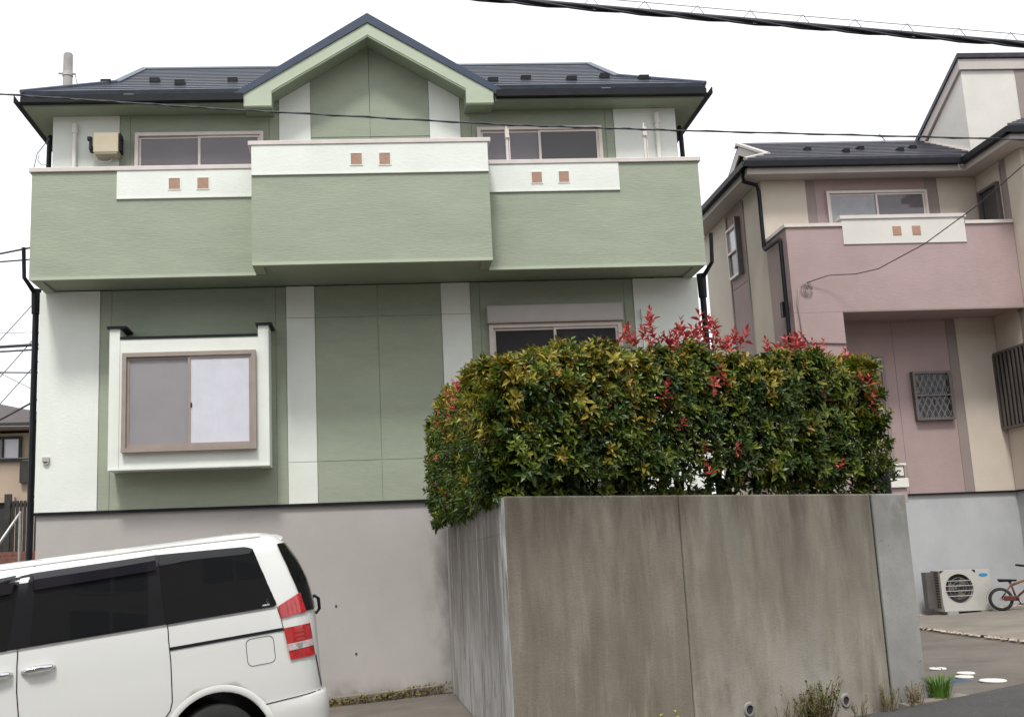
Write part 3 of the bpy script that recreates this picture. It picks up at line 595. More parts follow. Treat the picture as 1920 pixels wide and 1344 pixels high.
for k in range(11000):
    p, n, s, f, seg, u = hedge_pt()
    # thin, see-through patch low in the middle of the front run
    if seg == 0 and 1.25 < s < 2.2 and f < .42 and hr.random() < .55: continue
    if seg == 0 and f < .13 and .3 < s < 3.5 and hr.random() < .6: continue
    e = Vector((hr.gauss(0, .5), hr.gauss(0, .5), hr.gauss(.6, .45)))
    n = (n + e).normalized(); sc = hr.uniform(.7, 1.4)
    warm = (f > .6) * .16 + (seg == 1 and f > .5) * .15 + (s < .9 and f > .45) * .22 + (f > .86) * .38 + (seg == 0 and s > 3.0 and f > .6) * .15 + .05
    x = hr.random(); m = 'leafbronze' if x < warm * .62 else 'leafmid' if x < warm * .62 + .36 else 'leaf'
    placed.append((p, n, sc, m, u))
# the sprigs on the outer front faces become parts of their own, the rest is joined
front = [i for i, q in enumerate(placed) if q[4] < .58]; hr.shuffle(front); single = set(front[:285])
mi = {'leaf': 0, 'leafmid': 1, 'leafbronze': 2}
def link_part(name, me, par, p, rot, sc):
    o = D.objects.new(name, me); COL.objects.link(o); o.parent = par
    o.location = Vector(p) - BASE[par.name]; o.rotation_euler = rot.to_euler(); o.scale = (sc,) * 3; return o
for i, (p, n, sc, m, u) in enumerate(placed):
    j = hr.randrange(6)
    if i in single: link_part('leaf_sprig', SME[m][j], HG, p + n * .02, rot_to(n, hr.uniform(0, 6.28)), sc); continue
    V, F = SPR[j]; FV.append(place(V, p, n, sc)); FF += [tuple(nb + q for q in t) for t in F]; FM += [mi[m]] * len(F); nb += len(V)
me = D.meshes.new('foliage'); cV = np.vstack(FV) - np.array(BASE[HG.name]); me.from_pydata(cV.tolist(), [], FF)
for m in ('leaf', 'leafmid', 'leafbronze'): me.materials.append(M[m])
me.polygons.foreach_set('material_index', FM)
fo = D.objects.new('foliage', me); COL.objects.link(fo); fo.parent = HG; stuff(fo)
# red shoots: (run, distance along it, height above the top or height fraction, how many)
def red_at(seg, s, z, o, n=1, spread=.08, upw=1.):
    a, b = (HA, HB) if seg == 0 else (HA, HC); ax = (b - a).normalized(); out = Vector((ax.y, -ax.x, 0)) if seg == 0 else Vector((-1, 0, 0))
    for _ in range(n):
        p = a + ax * (s + hr.gauss(0, spread)) + out * (o + hr.gauss(0, .04)) + Vector((0, 0, z - (.14 - .03 * s if seg == 0 else .10) + hr.gauss(0, spread * .7)))
        d = (Vector((hr.gauss(0, .3), hr.gauss(0, .3), upw)) + out * (.7 * (1.2 - upw))).normalized()
        link_part('red_shoot', RME[hr.randrange(4)], HG, p, rot_to(d, hr.uniform(0, 6.28)), hr.uniform(.7, 1.25))
for s, z, n in ((.88, .90, 4), (1.05, .92, 4), (1.18, 1.02, 4), (1.24, 1.12, 2), (1.35, .92, 4), (1.5, .98, 6), (1.62, 1.0, 5), (1.78, .96, 5), (1.92, 1.02, 6), (2.04, .98, 5), (2.14, .92, 4), (2.62, .88, 4), (2.78, .90, 4), (2.92, .94, 5), (3.05, .92, 4), (3.18, .90, 4), (3.3, .86, 2)): red_at(0, s, z + .06, .12, n, .08, 1.5); red_at(0, s + .06, z - .06, .2, max(1, n // 3), .1, 1.0)
for s, z, n in ((1.62, .62, 4), (1.05, .44, 4), (1.25, .26, 3), (1.45, .10, 2), (1.65, .08, 2), (1.55, -.12, 2), (2.2, .62, 2), (2.65, .2, 1), (2.95, -.08, 2), (2.9, .5, 1), (3.35, .60, 3), (3.45, .4, 2), (.4, .5, 1), (.75, .66, 1)): red_at(0, s, z, .40, max(1, n - 1), .06, .75)
for s, z, n in ((1.6, .80, 4), (2.2, .74, 4), (2.9, .70, 3), (2.6, .28, 2), (3.6, .4, 2), (2.4, -.18, 2), (4.2, .1, 2), (1.3, .55, 2)): red_at(1, s, z, .40, n, .09, .6)
for s, seg in ((.15, 0), (.55, 0), (1.0, 0), (1.5, 0), (1.95, 0), (2.4, 0), (2.85, 0), (3.3, 0), (3.7, 0), (.8, 1), (1.6, 1), (2.4, 1), (3.2, 1), (4.0, 1), (4.7, 1)):
    a, b = (HA, HB) if seg == 0 else (HA, HC); ax = (b - a).normalized(); p = a + ax * s
    for q in range(3):
        e = p + ax * hr.uniform(-.3, .3) + Vector((hr.uniform(-.2, .2), hr.uniform(-.25, .2), 0))
        MB().tube([(p.x, p.y, -.48), (p.x * .6 + e.x * .4, p.y * .6 + e.y * .4, -.1 + hr.uniform(-.1, .1)), (e.x, e.y, .65)], [.020, .013, .004], 6).build('branch', 'bark', HG, smooth=True)

# ---------------------------------------------------------------- pink house
PX, PY, PB = 11.43, 3.4, 2.45
PH = thing('pink_house', 'pink and beige two storey house with a pink balcony and violet slate roof', 'house', (14, 5.5, -2.0))
MB().box(PX + .03, 20, PY + .03, 6.75, -2.6, -.04).box(15.38, 20, 2.03, PY + .03, -2.6, -.04).build('foundation', 'foundp', PH)
box('base_flashing', 'black', PH, 12.25, 15.345, PY - .012, PY + .05, -.04, -.012); box('base_flashing', 'black', PH, 15.338, 15.39, 1.99, PY - .013, -.04, -.012)
box('wall_core', 'beige', PH, PX + .012, 20, PY + .012, 6.79, -.012, 5.6); box('wing_core', 'beige', PH, 15.362, 20, 2.012, PY + .011, -.012, 5.6)
for x0, x1, c in ((PX, 12.24, 'beige'), (12.24, 12.40, 'mauve'), (12.40, 14.41, 'pink'), (14.41, 14.64, 'mauve'), (14.64, 15.348, 'beige')):
    box('siding_panel', c, PH, x0 + .002, x1 - .002, PY, PY + .012, 2.96, 5.56)
for x0, x1, c in ((12.26, 13.50, 'pink'), (13.50, 14.475, 'pink'), (14.475, 14.645, 'mauve'), (14.645, 15.348, 'beige')):
    box('siding_panel', c, PH, x0 + .003, x1 - .003, PY, PY + .012, -.01, 2.955)
for y0, y1, c in ((PY, 4.38, 'beige'), (4.38, 5.35, 'pink'), (5.35, 6.8, 'beige')): box('siding_panel', c, PH, PX, PX + .012, y0 + .003, y1 - .003, -.01, 5.56)
for y in (4.38, 5.35): box('corner_trim', 'mauve', PH, PX - .018, PX - .0005, y - .03, y + .03, -.01, 5.52)
box('panel_joint', 'mauve', PH, PX - .006, PX - .0005, 4.41, 5.32, 4.03, 4.05)
for y0, y1, c in ((1.99, 2.45, 'beige'), (2.45, 2.62, 'mauve'), (2.62, PY - .002, 'beige')): box('siding_panel', c, PH, 15.35, 15.362, y0 + .002, y1 - .002, -.01, 5.56)
box('siding_panel', 'beige', PH, 15.362, 20, 2.0, 2.012, -.01, 5.56)
box('vertical_joint', 'mauve', PH, 15.338, 15.3495, 2.61, 2.635, 2.9, 5.5)
# side sash window, receding
w = MB()
for a in ((4.66, 4.70, 4.22, 5.20), (5.22, 5.26, 4.22, 5.20), (4.70, 5.22, 5.16, 5.20), (4.70, 5.22, 4.22, 4.27), (4.70, 5.22, 4.70, 4.74)): w.box(PX - .07, PX - .001, *a)
w = w.build('window', 'framepale', PH); box('pane', 'glass', w, PX - .03, PX - .025, 4.70, 5.22, 4.27, 5.16)
box('dark_backing', 'dusk', w, PX - .02, PX - .014, 4.70, 5.22, 4.27, 4.70); box('curtain', 'curtain', w, PX - .02, PX - .014, 4.70, 5.22, 4.74, 5.16)
box('shutter_rail', 'grille', PH, PX - .10, PX - .001, 4.60, 4.655, 4.20, 5.30)
window(PH, 12.585, 14.41, 3.9, 5.335, PY, .045, .06, back=('sheer', 'dusk'), fm='framepale', mid=13.49)
# balcony box and the pier below it
MB().box(PX, 15.345, PB, PB + .13, 2.955, 4.41).build('balcony_wall', 'pink', PH)
box('balcony_side_wall', 'pink', PH, PX, PX + .13, PB + .13, PY - .001, 2.0, 4.41)
box('balcony_floor', 'pink', PH, PX + .13, 15.345, PB + .13, PY - .001, 2.99, 3.2)
MB().box(PX, 12.255, PB, PB + .13, -.3, 2.952).box(12.125, 12.255, PB + .13, PY - .001, -.3, 2.985).box(PX, PX + .13, PB + .13, PY - .001, -.3, 1.998).build('pier', 'pink', PH); MB().box(PX + .02, 12.235, PB + .02, PY - .001, -2.5, -.302).build('pier_footing', 'foundp', PH)
box('drip_edge', 'mauve', PH, 12.26, 15.34, PB - .01, PB - .0005, 2.945, 2.975)
BAND = box('white_band', 'offwhite', PH, 12.39, 14.50, PB - .018, PB - .0005, 4.098, 4.53)
MB().box(12.39, 14.50, PB, PB + .13, 4.411, 4.529).build('band_backing', 'offwhite', PH)
for a in ((PX - .03, 12.385, PB - .03, PB + .16, 4.412, 4.47), (14.505, 15.345, PB - .03, PB + .16, 4.412, 4.47), (12.36, 14.53, PB - .04, PB + .16, 4.531, 4.592), (PX - .03, PX + .16, PB + .162, PY - .002, 4.412, 4.47)): box('coping', 'coping', PH, *a)
for x0, x1 in ((13.246, 13.39), (13.583, 13.724)): box('accent_tile', 'tile', PH, x0, x1, PB - .026, PB - .0185, 4.236, 4.39)
# recessed ground-floor wall: lattice window
gw = MB()
for a in ((13.74, 14.41, 2.02, 2.06), (13.74, 14.41, 1.22, 1.26), (13.74, 13.78, 1.26, 2.02), (14.37, 14.41, 1.26, 2.02), (13.78, 14.37, 1.63, 1.66)): gw.box(a[0], a[1], PY - .10, PY - .001, a[2], a[3])
gw = gw.build('window', 'grille', PH); box('pane', 'glass', gw, 13.78, 14.37, PY - .035, PY - .03, 1.26, 2.02); box('dark_backing', 'dark', gw, 13.78, 14.37, PY - .02, PY - .01, 1.26, 2.02)
lt = MB()
for k in range(-4, 8):
    for s in (-1, 1):
        x = 13.78 + k * .105; a, b = (x, 1.26), (x + .38, 2.02)
        if s < 0: a, b = (b[0], a[1]), (a[0], b[1])
        P = [Vector((a[0], PY - .085 - .004 * s, a[1])), Vector((b[0], PY - .085 - .004 * s, b[1]))]; d = P[1] - P[0]; t0, t1 = 0, 1
        for lim, sg in ((13.785, 1), (14.365, -1)):
            if abs(d.x) > 1e-6:
                tt = (lim - P[0].x) / d.x
                if d.x * sg > 0: t0 = max(t0, tt)
                else: t1 = min(t1, tt)
        if t1 > t0 + .05: lt.tube([P[0] + d * t0, P[0] + d * t1], .0055, 4)
lt.build('lattice', 'latt', gw)
# door recess lines left of the lattice window
box('door_frame', 'mauve', PH, 12.36, 13.30, PY - .03, PY - .001, 2.30, 2.36); box('door_frame', 'mauve', PH, 13.24, 13.30, PY - .03, PY - .001, -.01, 2.298)
# wing: upper window and grilled lower window on its left face
w = MB().box(15.29, 15.349, 2.68, 2.73, 4.30, 5.235).box(15.29, 15.349, 3.26, 3.31, 4.30, 5.235).box(15.29, 15.349, 2.73, 3.26, 5.19, 5.235).build('window', 'grille', PH); box('pane', 'glass', w, 15.33, 15.335, 2.73, 3.26, 4.30, 5.19); box('dark_backing', 'dark', w, 15.341, 15.347, 2.73, 3.26, 4.30, 5.19)
w = MB().box(15.24, 15.349, 2.0, 3.44 - .06, 2.31, 2.35).box(15.24, 15.349, 2.0, 3.38, 1.02, 1.06).box(15.26, 15.349, 2.0, 2.04, 1.06, 2.31).box(15.26, 15.349, 3.34, 3.38, 1.06, 2.31).build('window', 'grille', PH); box('dark_backing', 'dark', w, 15.335, 15.342, 2.0, 3.38, 1.06, 2.31)
for k in range(12): y = 2.06 + k * .118; box('grille_bar', 'grille', w, 15.235, 15.255, y, y + .045, 1.06, 2.31)
# roof of the pink house
pe0, pey, pez = 11.05, 3.0, 5.83; psl = .517; pry = 5.05; prz = pez + psl * (pry - pey); pgx, pgy = 11.69, 3.58
pz = lambda y: pez + psl * (y - pey)
RP = MB(); wx = 15.35
RP.prism([(pe0, pey, pez - .02), (pgx, pgy, pz(pgy) - .02), (pgx, pry, prz - .02), (19, pry, prz - .02), (19, pey, pez - .02)], (0, 0, -.03))
RP.prism([(pe0, 7.1, pez - .02), (pgx, 7.1 - .58, pz(pgy) - .02), (pgx, pry, prz - .021), (19, pry, prz - .021), (19, 7.1, pez - .02)], (0, 0, -.03))
RP.prism([(pe0, pey, pez - .02), (pe0, 7.1, pez - .02), (pgx, 7.1 - .58, pz(pgy) - .02), (pgx, pgy, pz(pgy) - .02)], (0, 0, -.03))
wf = 1.60; wz = pez
RP.prism([(14.95, wf, wz - .02), (14.95, pey + .2, wz - .02), (16.75, 3.39, wz + .93), (16.75, 3.38, wz + .93)], (0, 0, -.03)); RP.prism([(14.95, wf, wz - .02), (16.75, 3.39, wz + .93), (20, 3.39, wz + .93), (20, wf, wz - .02)], (0, 0, -.03))
RP = RP.build('roof', 'roofp', PH)
N2 = 10
for k in range(N2):
    y0 = pey + (pry - pey) * k / N2; y1 = pey + (pry - pey) * (k + 1) / N2 + .015
    xl = lambda y: pe0 + (pgx - pe0) * min(1, (y - pey) / (pgy - pey))
    xr_ = 15.30 if y0 > 3.3 else 14.93
    MB().hexa([(xl(y0), y0, pz(y0) - .018), (xr_, y0, pz(y0) - .018), (xr_, y1, pz(y1) - .018), (xl(y1), y1, pz(y1) - .018), (xl(y0), y0, pz(y0) + .022), (xr_, y0, pz(y0) + .022), (xr_, y1, pz(y1) + .001), (xl(y1), y1, pz(y1) + .001)]).build('slate_course', 'roofp', RP)
for k in range(8):
    f0, f1 = k / 8, (k + 1) / 8 + .012; lx = lambda f: 14.95 + 1.8 * f; ly = lambda f: wf + 1.78 * f; lz = lambda f: wz + .95 * f
    MB().hexa([(lx(f0), ly(f0), lz(f0) - .03), (20, ly(f0), lz(f0) - .03), (20, ly(f1), lz(f1) - .03), (lx(f1), ly(f1), lz(f1) - .03), (lx(f0), ly(f0), lz(f0) + .014), (20, ly(f0), lz(f0) + .014), (20, ly(f1), lz(f1)), (lx(f1), ly(f1), lz(f1))]).build('slate_course', 'roofp', RP)
MB().prism([(pgx - .04, pry - .12, prz - .045), (pgx - .04, pry, prz + .03), (pgx - .04, pry + .12, prz - .045)], (15.4 - pgx, 0, 0)).build('ridge_cap', 'roofp', RP)
MB().hexa([(pgx - .05, pgy, pz(pgy) - .02), (pgx + .05, pgy, pz(pgy) - .02), (pgx + .05, pry, prz - .02), (pgx - .05, pry, prz - .02), (pgx - .05, pgy, pz(pgy) + .03), (pgx + .05, pgy, pz(pgy) + .03), (pgx + .05, pry, prz + .03), (pgx - .05, pry, prz + .03)]).build('rake_cap', 'fascp', RP)
MB().tube([(pe0, pey, pez), (pgx, pgy, pz(pgy) + .01)], .035, 6).build('hip_cap', 'fascp', RP)
for s in (-1, 1):
    q = pry + s * (pry - pgy)
    MB().prism([(pgx + .0, pry, prz - .03), (pgx + .0, q, pz(pgy) - .03), (pgx + .0, q, pz(pgy) - .20), (pgx + .0, pry, prz - .22)], (.03, 0, 0)).build('barge_board', 'fascp', PH)
MB().prism([(pgx + .2, pgy, pz(pgy) - .1), (pgx + .2, pry, prz - .06), (pgx + .2, 2 * pry - pgy, pz(pgy) - .1)], (.02, 0, 0)).build('gablet_wall', 'mauve', PH)
for x, y in ((12.59, 3.92), (13.16, 3.60), (13.585, 3.92), (14.18, 3.62), (14.594, 3.94)): MB().box(x - .055, x + .055, y - .01, y + .12, pz(y) + .01, pz(y) + .08).build('snow_guard', 'black', RP)
MB().box(pe0 + .05, 14.99, pey + .05, PY - .001, 5.565, 5.585).box(pe0 + .05, PX - .001, PY - .001, 6.9, 5.565, 5.585).box(14.99, 15.349, wf + .05, PY - .001, 5.565, 5.585).box(15.349, 20, wf + .05, 1.998, 5.565, 5.585).build('soffit', 'fascp', PH)
box('fascia_board', 'fascp', PH, pe0 + .03, 14.98, pey + .03, pey + .0495, 5.563, 5.79); box('fascia_board', 'fascp', PH, pe0 + .03, pe0 + .0495, pey + .05, 7.05, 5.563, 5.79); box('fascia_board', 'fascp', PH, 14.98, 14.9995, wf + .05, pey + .03, 5.563, 5.79); box('fascia_board', 'fascp', PH, 14.98, 20, wf + .03, wf + .0495, 5.563, 5.79)
gutter_prof(PH, [(pe0 - .05, pey + .028, 5.67), (14.86, pey + .028, 5.67)], (0, -1, 0)); gutter_prof(PH, [(pe0 + .028, pey - .07, 5.67), (pe0 + .028, 7.1, 5.67)], (-1, 0, 0))
gutter_prof(PH, [(14.978, wf - .07, 5.67), (14.978, pey + .02, 5.67)], (-1, 0, 0)); gutter_prof(PH, [(14.88, wf + .028, 5.67), (20, wf + .028, 5.67)], (0, -1, 0))
# raised clerestory block over the wing
TY = 3.40
MB().prism([(wx, TY, 5.7), (wx, TY, 7.60), (wx, 4.95, 6.72), (wx, 5.05, 5.7)], (4.6, 0, 0)).build('clerestory', 'offwhite', PH)
box('clerestory_trim', 'mauve', PH, 16.36, 18.2, TY - .012, TY - .0005, 5.9, 7.598)
MB().prism([(15.30, TY - .05, 7.60), (15.30, TY - .05, 7.815), (15.30, 5.05, 6.90), (15.30, 5.05, 6.70)], (.048, 0, 0)).build('barge_board', 'fascp', PH)
box('fascia_board', 'fascp', PH, 15.349, 20, TY - .05, TY - .0125, 7.602, 7.81)
MB().prism([(15.27, TY - .09, 7.818), (15.27, TY - .09, 7.90), (15.27, 5.15, 6.95), (15.27, 5.15, 6.86)], (4.7, 0, 0)).build('clerestory_roof', 'roofp', PH)
MB().hexa([(15.30, TY + .0, 5.98), (15.349, TY, 5.98), (15.349, 4.95, 6.80), (15.30, 4.95, 6.80), (15.30, TY, 6.07), (15.349, TY, 6.07), (15.349, 4.95, 6.87), (15.30, 4.95, 6.87)]).build('step_flashing', 'fascp', PH)
MB().tube([(14.7, 5.1, 6.86), (14.55, 5.1, 7.08)], .012, 5).build('roof_bracket', 'steel', PH)
# rainwater pipe, meter, cable coil
MB().tube([(11.04, 3.15, 5.64), (11.10, 3.3, 5.52), (11.34, 3.34, 5.47), (11.37, 3.34, 5.35), (11.37, 3.34, 4.33), (11.37, 3.30, 4.28), (11.37, 2.62, 4.26), (11.37, 2.58, 4.22), (11.37, 2.58, -2.0)], .036, 8).build('downpipe', 'black', PH)
box('meter_box', 'black', PH, 11.33, 11.425, 2.66, 2.76, 2.95, 3.20)
ck = MB()
for a0, r0 in ((0, .10), (1, .12), (2, .08)): ck.tube([(11.64 + .07 * sin(a0) + r0 * .6 * cos(t), PB - .02, 3.34 + r0 * sin(t)) for t in np.linspace(0, 6.28, 14)], .006, 4)
ck.tube([(11.55, PB - .015, 3.36), (11.50, PB - .015, 3.1), (11.53, PB - .015, 2.6), (11.62, PB - .015, 2.45), (12.25, PB - .015, 2.42)], .014, 5).build('cable_coil', 'mauve', PH, smooth=True)

# low pier with cap and lamp by the pink porch
GP = thing('gate_pier', 'low pink gate pier with a cream cap behind the wall end', 'pier', (12.5, 1.6, -1.2))
MB().box(12.30, 12.53, 1.5, 1.75, -.22, -.002).build('pier_body', 'pink', GP); MB().box(12.28, 12.40, 1.52, 1.73, -2.1, -.222).build('pier_footing', 'foundp', GP); box('cream_cap', 'whiteplastic', GP, 12.28, 12.555, 1.46, 1.79, .0, .14, bevel=.01)
LA = thing('pier_lamp', 'small square lamp with white face, dark frame and cream lid on the pier', 'lamp', (12.45, 1.62, .14))
MB().box(12.37, 12.54, 1.53, 1.70, .1415, .34).build('lamp_frame', 'grille', LA); box('lamp_lid', 'whiteplastic', LA, 12.345, 12.565, 1.50, 1.73, .341, .37)
fa = box('lamp_face', 'disc', LA, 12.392, 12.518, 1.522, 1.529, .185, .325); MB().box(12.43, 12.482, 1.519, 1.5215, .252, .268).box(12.424, 12.44, 1.519, 1.5215, .2685, .278).box(12.472, 12.48, 1.519, 1.5215, .238, .2515).build('face_mark', 'black', fa)
MB().box(12.41, 12.50, 1.5195, 1.5215, .2, .204).box(12.41, 12.50, 1.5195, 1.5215, .306, .31).box(12.41, 12.414, 1.5195, 1.5215, .2045, .3055).box(12.496, 12.50, 1.5195, 1.5215, .2045, .3055).build('face_border', 'steel', fa)
# wrought fence behind the wall's right end
IF_ = thing('iron_fence', 'black iron fence with scroll rail at the right end of the hedge', 'fence', (9.75, -3.6, -.46))
q0, q1 = Vector((9.30, -3.9, 0)), Vector((10.02, -3.35, 0))
MB().box(9.80, 9.88, -3.56, -3.48, -2.2, .02).build('fence_post', 'black', IF_)
MB().tube([(9.30, -3.85, -.46), (9.42, -3.8, -.22)], .02, 6).build('fence_strut', 'black', IF_)
MB().tube([(9.32, -3.82, -.29), (10.02, -3.42, -.17)], .009, 5).build('fence_rail', 'black', IF_); MB().tube([(9.32, -3.82, -.225), (10.02, -3.42, -.10)], .009, 5).build('fence_rail', 'black', IF_)
for k in range(11):
    c = Vector((9.36, -3.80, -.26)).lerp(Vector((9.99, -3.43, -.14)), k / 10)
    MB().tube([c + Vector((.03 * cos(t) * (.4 + .08 * t), 0, .035 * sin(t))) for t in np.linspace(0, 5.4, 9)], .006, 4).build('scroll', 'black', IF_)
for k in range(4): x = 9.84 + k * .055; MB().tube([(x, -3.3, -.4), (x, -3.3, .9)], .007, 5).build('fence_bar', 'grille', IF_)

# ---------------------------------------------------------------- air conditioner
AC = thing('air_conditioner', 'cream outdoor air conditioner unit with round grille and blue badge', 'air conditioner', (13.95, 2.9, -2.0))
ax0, ax1, ay, az0, az1 = 13.56, 14.39, 2.82, -1.935, -1.29
cs = MB(); n = 28; cx, cz, rr = 13.86, -1.575, .232
ring = [(cx + rr * cos(2 * pi * k / n), ay, cz + rr * sin(2 * pi * k / n)) for k in range(n)]
def sq(a, x0, x1, z0, z1):
    dx, dz = cos(a), sin(a); t = min((x1 - cx) / dx if dx > 1e-6 else 9 if dx > -1e-6 else (x0 - cx) / dx, (z1 - cz) / dz if dz > 1e-6 else 9 if dz > -1e-6 else (z0 - cz) / dz); return (cx + dx * t, ay, cz + dz * t)
outer = [sq(2 * pi * k / n + 1e-4, ax0, 14.15, az0, az1) for k in range(n)]
cs.add(ring + outer, [(k, (k + 1) % n, n + (k + 1) % n, n + k) for k in range(n)])
cs.add([(14.15, ay, az0), (ax1, ay, az0), (ax1, ay, az1), (14.15, ay, az1)], [(0, 1, 2, 3)])
inner = [(p[0], ay + .06, p[2]) for p in ring]; cs.add(ring + inner, [(k, n + k, n + (k + 1) % n, (k + 1) % n) for k in range(n)])
cs.add([(ax0, ay, az0), (ax1, ay, az0), (ax1, ay + .30, az0), (ax0, ay + .30, az0), (ax0, ay, az1), (ax1, ay, az1), (ax1, ay + .30, az1), (ax0, ay + .30, az1)], [(0, 3, 2, 1), (4, 5, 6, 7), (1, 2, 6, 5), (2, 3, 7, 6), (3, 0, 4, 7)])
cs.build('casing', 'acw', AC)
MB().lathe([(.0, .059), (.235, .059)], (cx, ay, cz), (0, 1, 0), 24).build('fan_back', 'dark', AC)
for k in range(3):
    a = k * 2.1 + .4; MB().add([(cx, ay + .045, cz), (cx + .19 * cos(a), ay + .05, cz + .19 * sin(a)), (cx + .18 * cos(a + .9), ay + .035, cz + .18 * sin(a + .9))], [(0, 1, 2)]).build('fan_blade', 'grille', AC)
for dz in (-.12, -.04, .04, .12): l = math.sqrt(rr * rr - dz * dz) + .005; MB().tube([(cx - l, ay - .006, cz + dz), (cx + l, ay - .006, cz + dz)], .006, 5).build('grille_bar', 'acw', AC)
gr = MB()
for r in (.06, .11, .17, .23): gr.tube([(cx + r * cos(t), ay - .002, cz + r * sin(t)) for t in np.linspace(0, 2 * pi, 25)], .0025, 4, False)
gr.build('grille_rings', 'steel', AC)
MB().prism([(14.275 + .075 * cos(t), ay - .0005, -1.375 + .027 * sin(t)) for t in np.linspace(0, 2 * pi, 18)[:-1]], (0, -.004, 0)).build('badge', 'blue', AC)
for k in range(14): z = -1.88 + k * .043; box('coil_fin', 'grille', AC, ax0 - .012, ax0 - .001, ay + .05, ay + .28, z, z + .024)
box('side_guard', 'grille', AC, ax0 - .16, ax0 - .013, ay + .16, ay + .30, az0 + .05, az1 - .02)
for x in (13.70, 14.26):
    o = MB().box(x - .09, x + .09, ay - .02, ay + .30, -2.02, -1.94).build('block', 'concslab', None); tag(o, 'grey concrete block under the %s end of the air conditioner' % ('left' if x < 14 else 'right'), 'block', 'blocks under the air conditioner')

# ---------------------------------------------------------------- child's bicycle
BK = thing('bicycle', 'small orange child bicycle parked against the pale foundation wall', 'bicycle', (14.40, 2.60, zg(14.40, 2.60) + .035))
BASE[BK.name] = Vector((0, 0, 0))
def wheel(x):
    w = MB().lathe([(.135, -.024), (.165, -.03), (.182, -.016), (.182, .016), (.165, .03), (.135, .024)], (x, 0, .182), (0, 1, 0), 26).build('wheel', 'rubber', BK, smooth=True)
    MB().lathe([(.135, -.014), (.147, -.014), (.147, .014), (.135, .014), (.135, -.014)], (x, 0, .182), (0, 1, 0), 26).build('rim', 'chrome', w)
    s = MB()
    for k in range(10): a = k * pi / 5; s.tube([(x, 0, .182), (x + .14 * cos(a), .008 * (-1) ** k, .182 + .14 * sin(a))], .0022, 4)
    s.tube([(x, -.04, .182), (x, .04, .182)], .018, 8); s.build('spokes', 'steel', w)
wheel(0); wheel(.58)
MB().tube([(0, .03, .182), (.22, .02, .20)], .011, 6).tube([(0, -.03, .182), (.22, -.02, .20)], .011, 6).tube([(0, -.03, .182), (.17, -.01, .40)], .010, 6).tube([(0, .03, .182), (.17, .01, .40)], .010, 6).tube([(.22, 0, .20), (.16, 0, .46)], .015, 8).tube([(.22, 0, .20), (.34, 0, .30), (.46, 0, .46)], .017, 8).build('frame', 'orange', BK, smooth=True)
MB().tube([(.18, 0, .40), (.34, 0, .46), (.46, 0, .48)], .020, 8).build('top_tube', 'bikeyel', BK, smooth=True)
MB().tube([(.45, 0, .52), (.50, 0, .36), (.58, .035, .182)], .012, 6).tube([(.50, 0, .36), (.58, -.035, .182)], .012, 6).build('fork', 'orange', BK)
MB().tube([(.45, 0, .50), (.43, 0, .62)], .012, 6).tube([(.36, -.20, .70), (.42, -.12, .68), (.43, 0, .62), (.42, .12, .68), (.36, .20, .70)], .010, 6).build('handlebar', 'steel', BK)
for y in (-1, 1): MB().tube([(.38, y * .17, .695), (.30, y * .24, .705)], .017, 6).build('grip', 'black', BK)
MB().tube([(.16, 0, .40), (.14, 0, .46)], .012, 6).build('seat_post', 'steel', BK)
MB().hexa([(.0, -.075, .45), (.25, -.015, .455), (.25, .015, .455), (.0, .075, .45), (-.02, -.08, .50), (.27, -.018, .485), (.27, .018, .485), (-.02, .08, .50)]).build('saddle', 'black', BK, bevel=.012)
MB().grid([[(.21 * cos(t), y, .182 + .21 * sin(t)) for y in (-.025, 0, .025)] for t in np.linspace(.9, 3.3, 12)]).build('mudguard', 'black', BK)
MB().box(.04, .26, -.05, -.035, .155, .235).build('chain_guard', 'orange', BK, bevel=.006); MB().tube([(.22, -.06, .20), (.27, -.07, .11)], .008, 5).box(.235, .305, -.12, -.07, .10, .115).build('pedal', 'black', BK)
BK.rotation_euler = (0, 0, R_(-24))

# ---------------------------------------------------------------- white discs on the drive
for i, (x, y, lab) in enumerate(((10.45, -2.98, 'cracked white stone disc on the drive nearest the retaining wall end'), (10.475, -3.51, 'upper of two close white stone discs on the drive'), (10.327, -3.75, 'lower of two close white stone discs on the drive'), (10.387, -4.17, 'large white stone disc on the drive furthest from the wall'))):
    z = zg(x, y) + .004; r = .125 if i == 3 else .088
    o = MB().lathe([(.0, .014), (r * .92, .014), (r, .006), (r, 0)], (x, y, z), (0, 0, 1), 28)
    if i == 0: o.cur = 1; o.box(x - .006, x + .006, y - r, y + r, z + .0, z + .0155)
    o = o.build('stone_disc', ['disc', 'darkgap'] if i == 0 else 'disc'); tag(o, lab, 'disc', 'white stone discs on the drive')

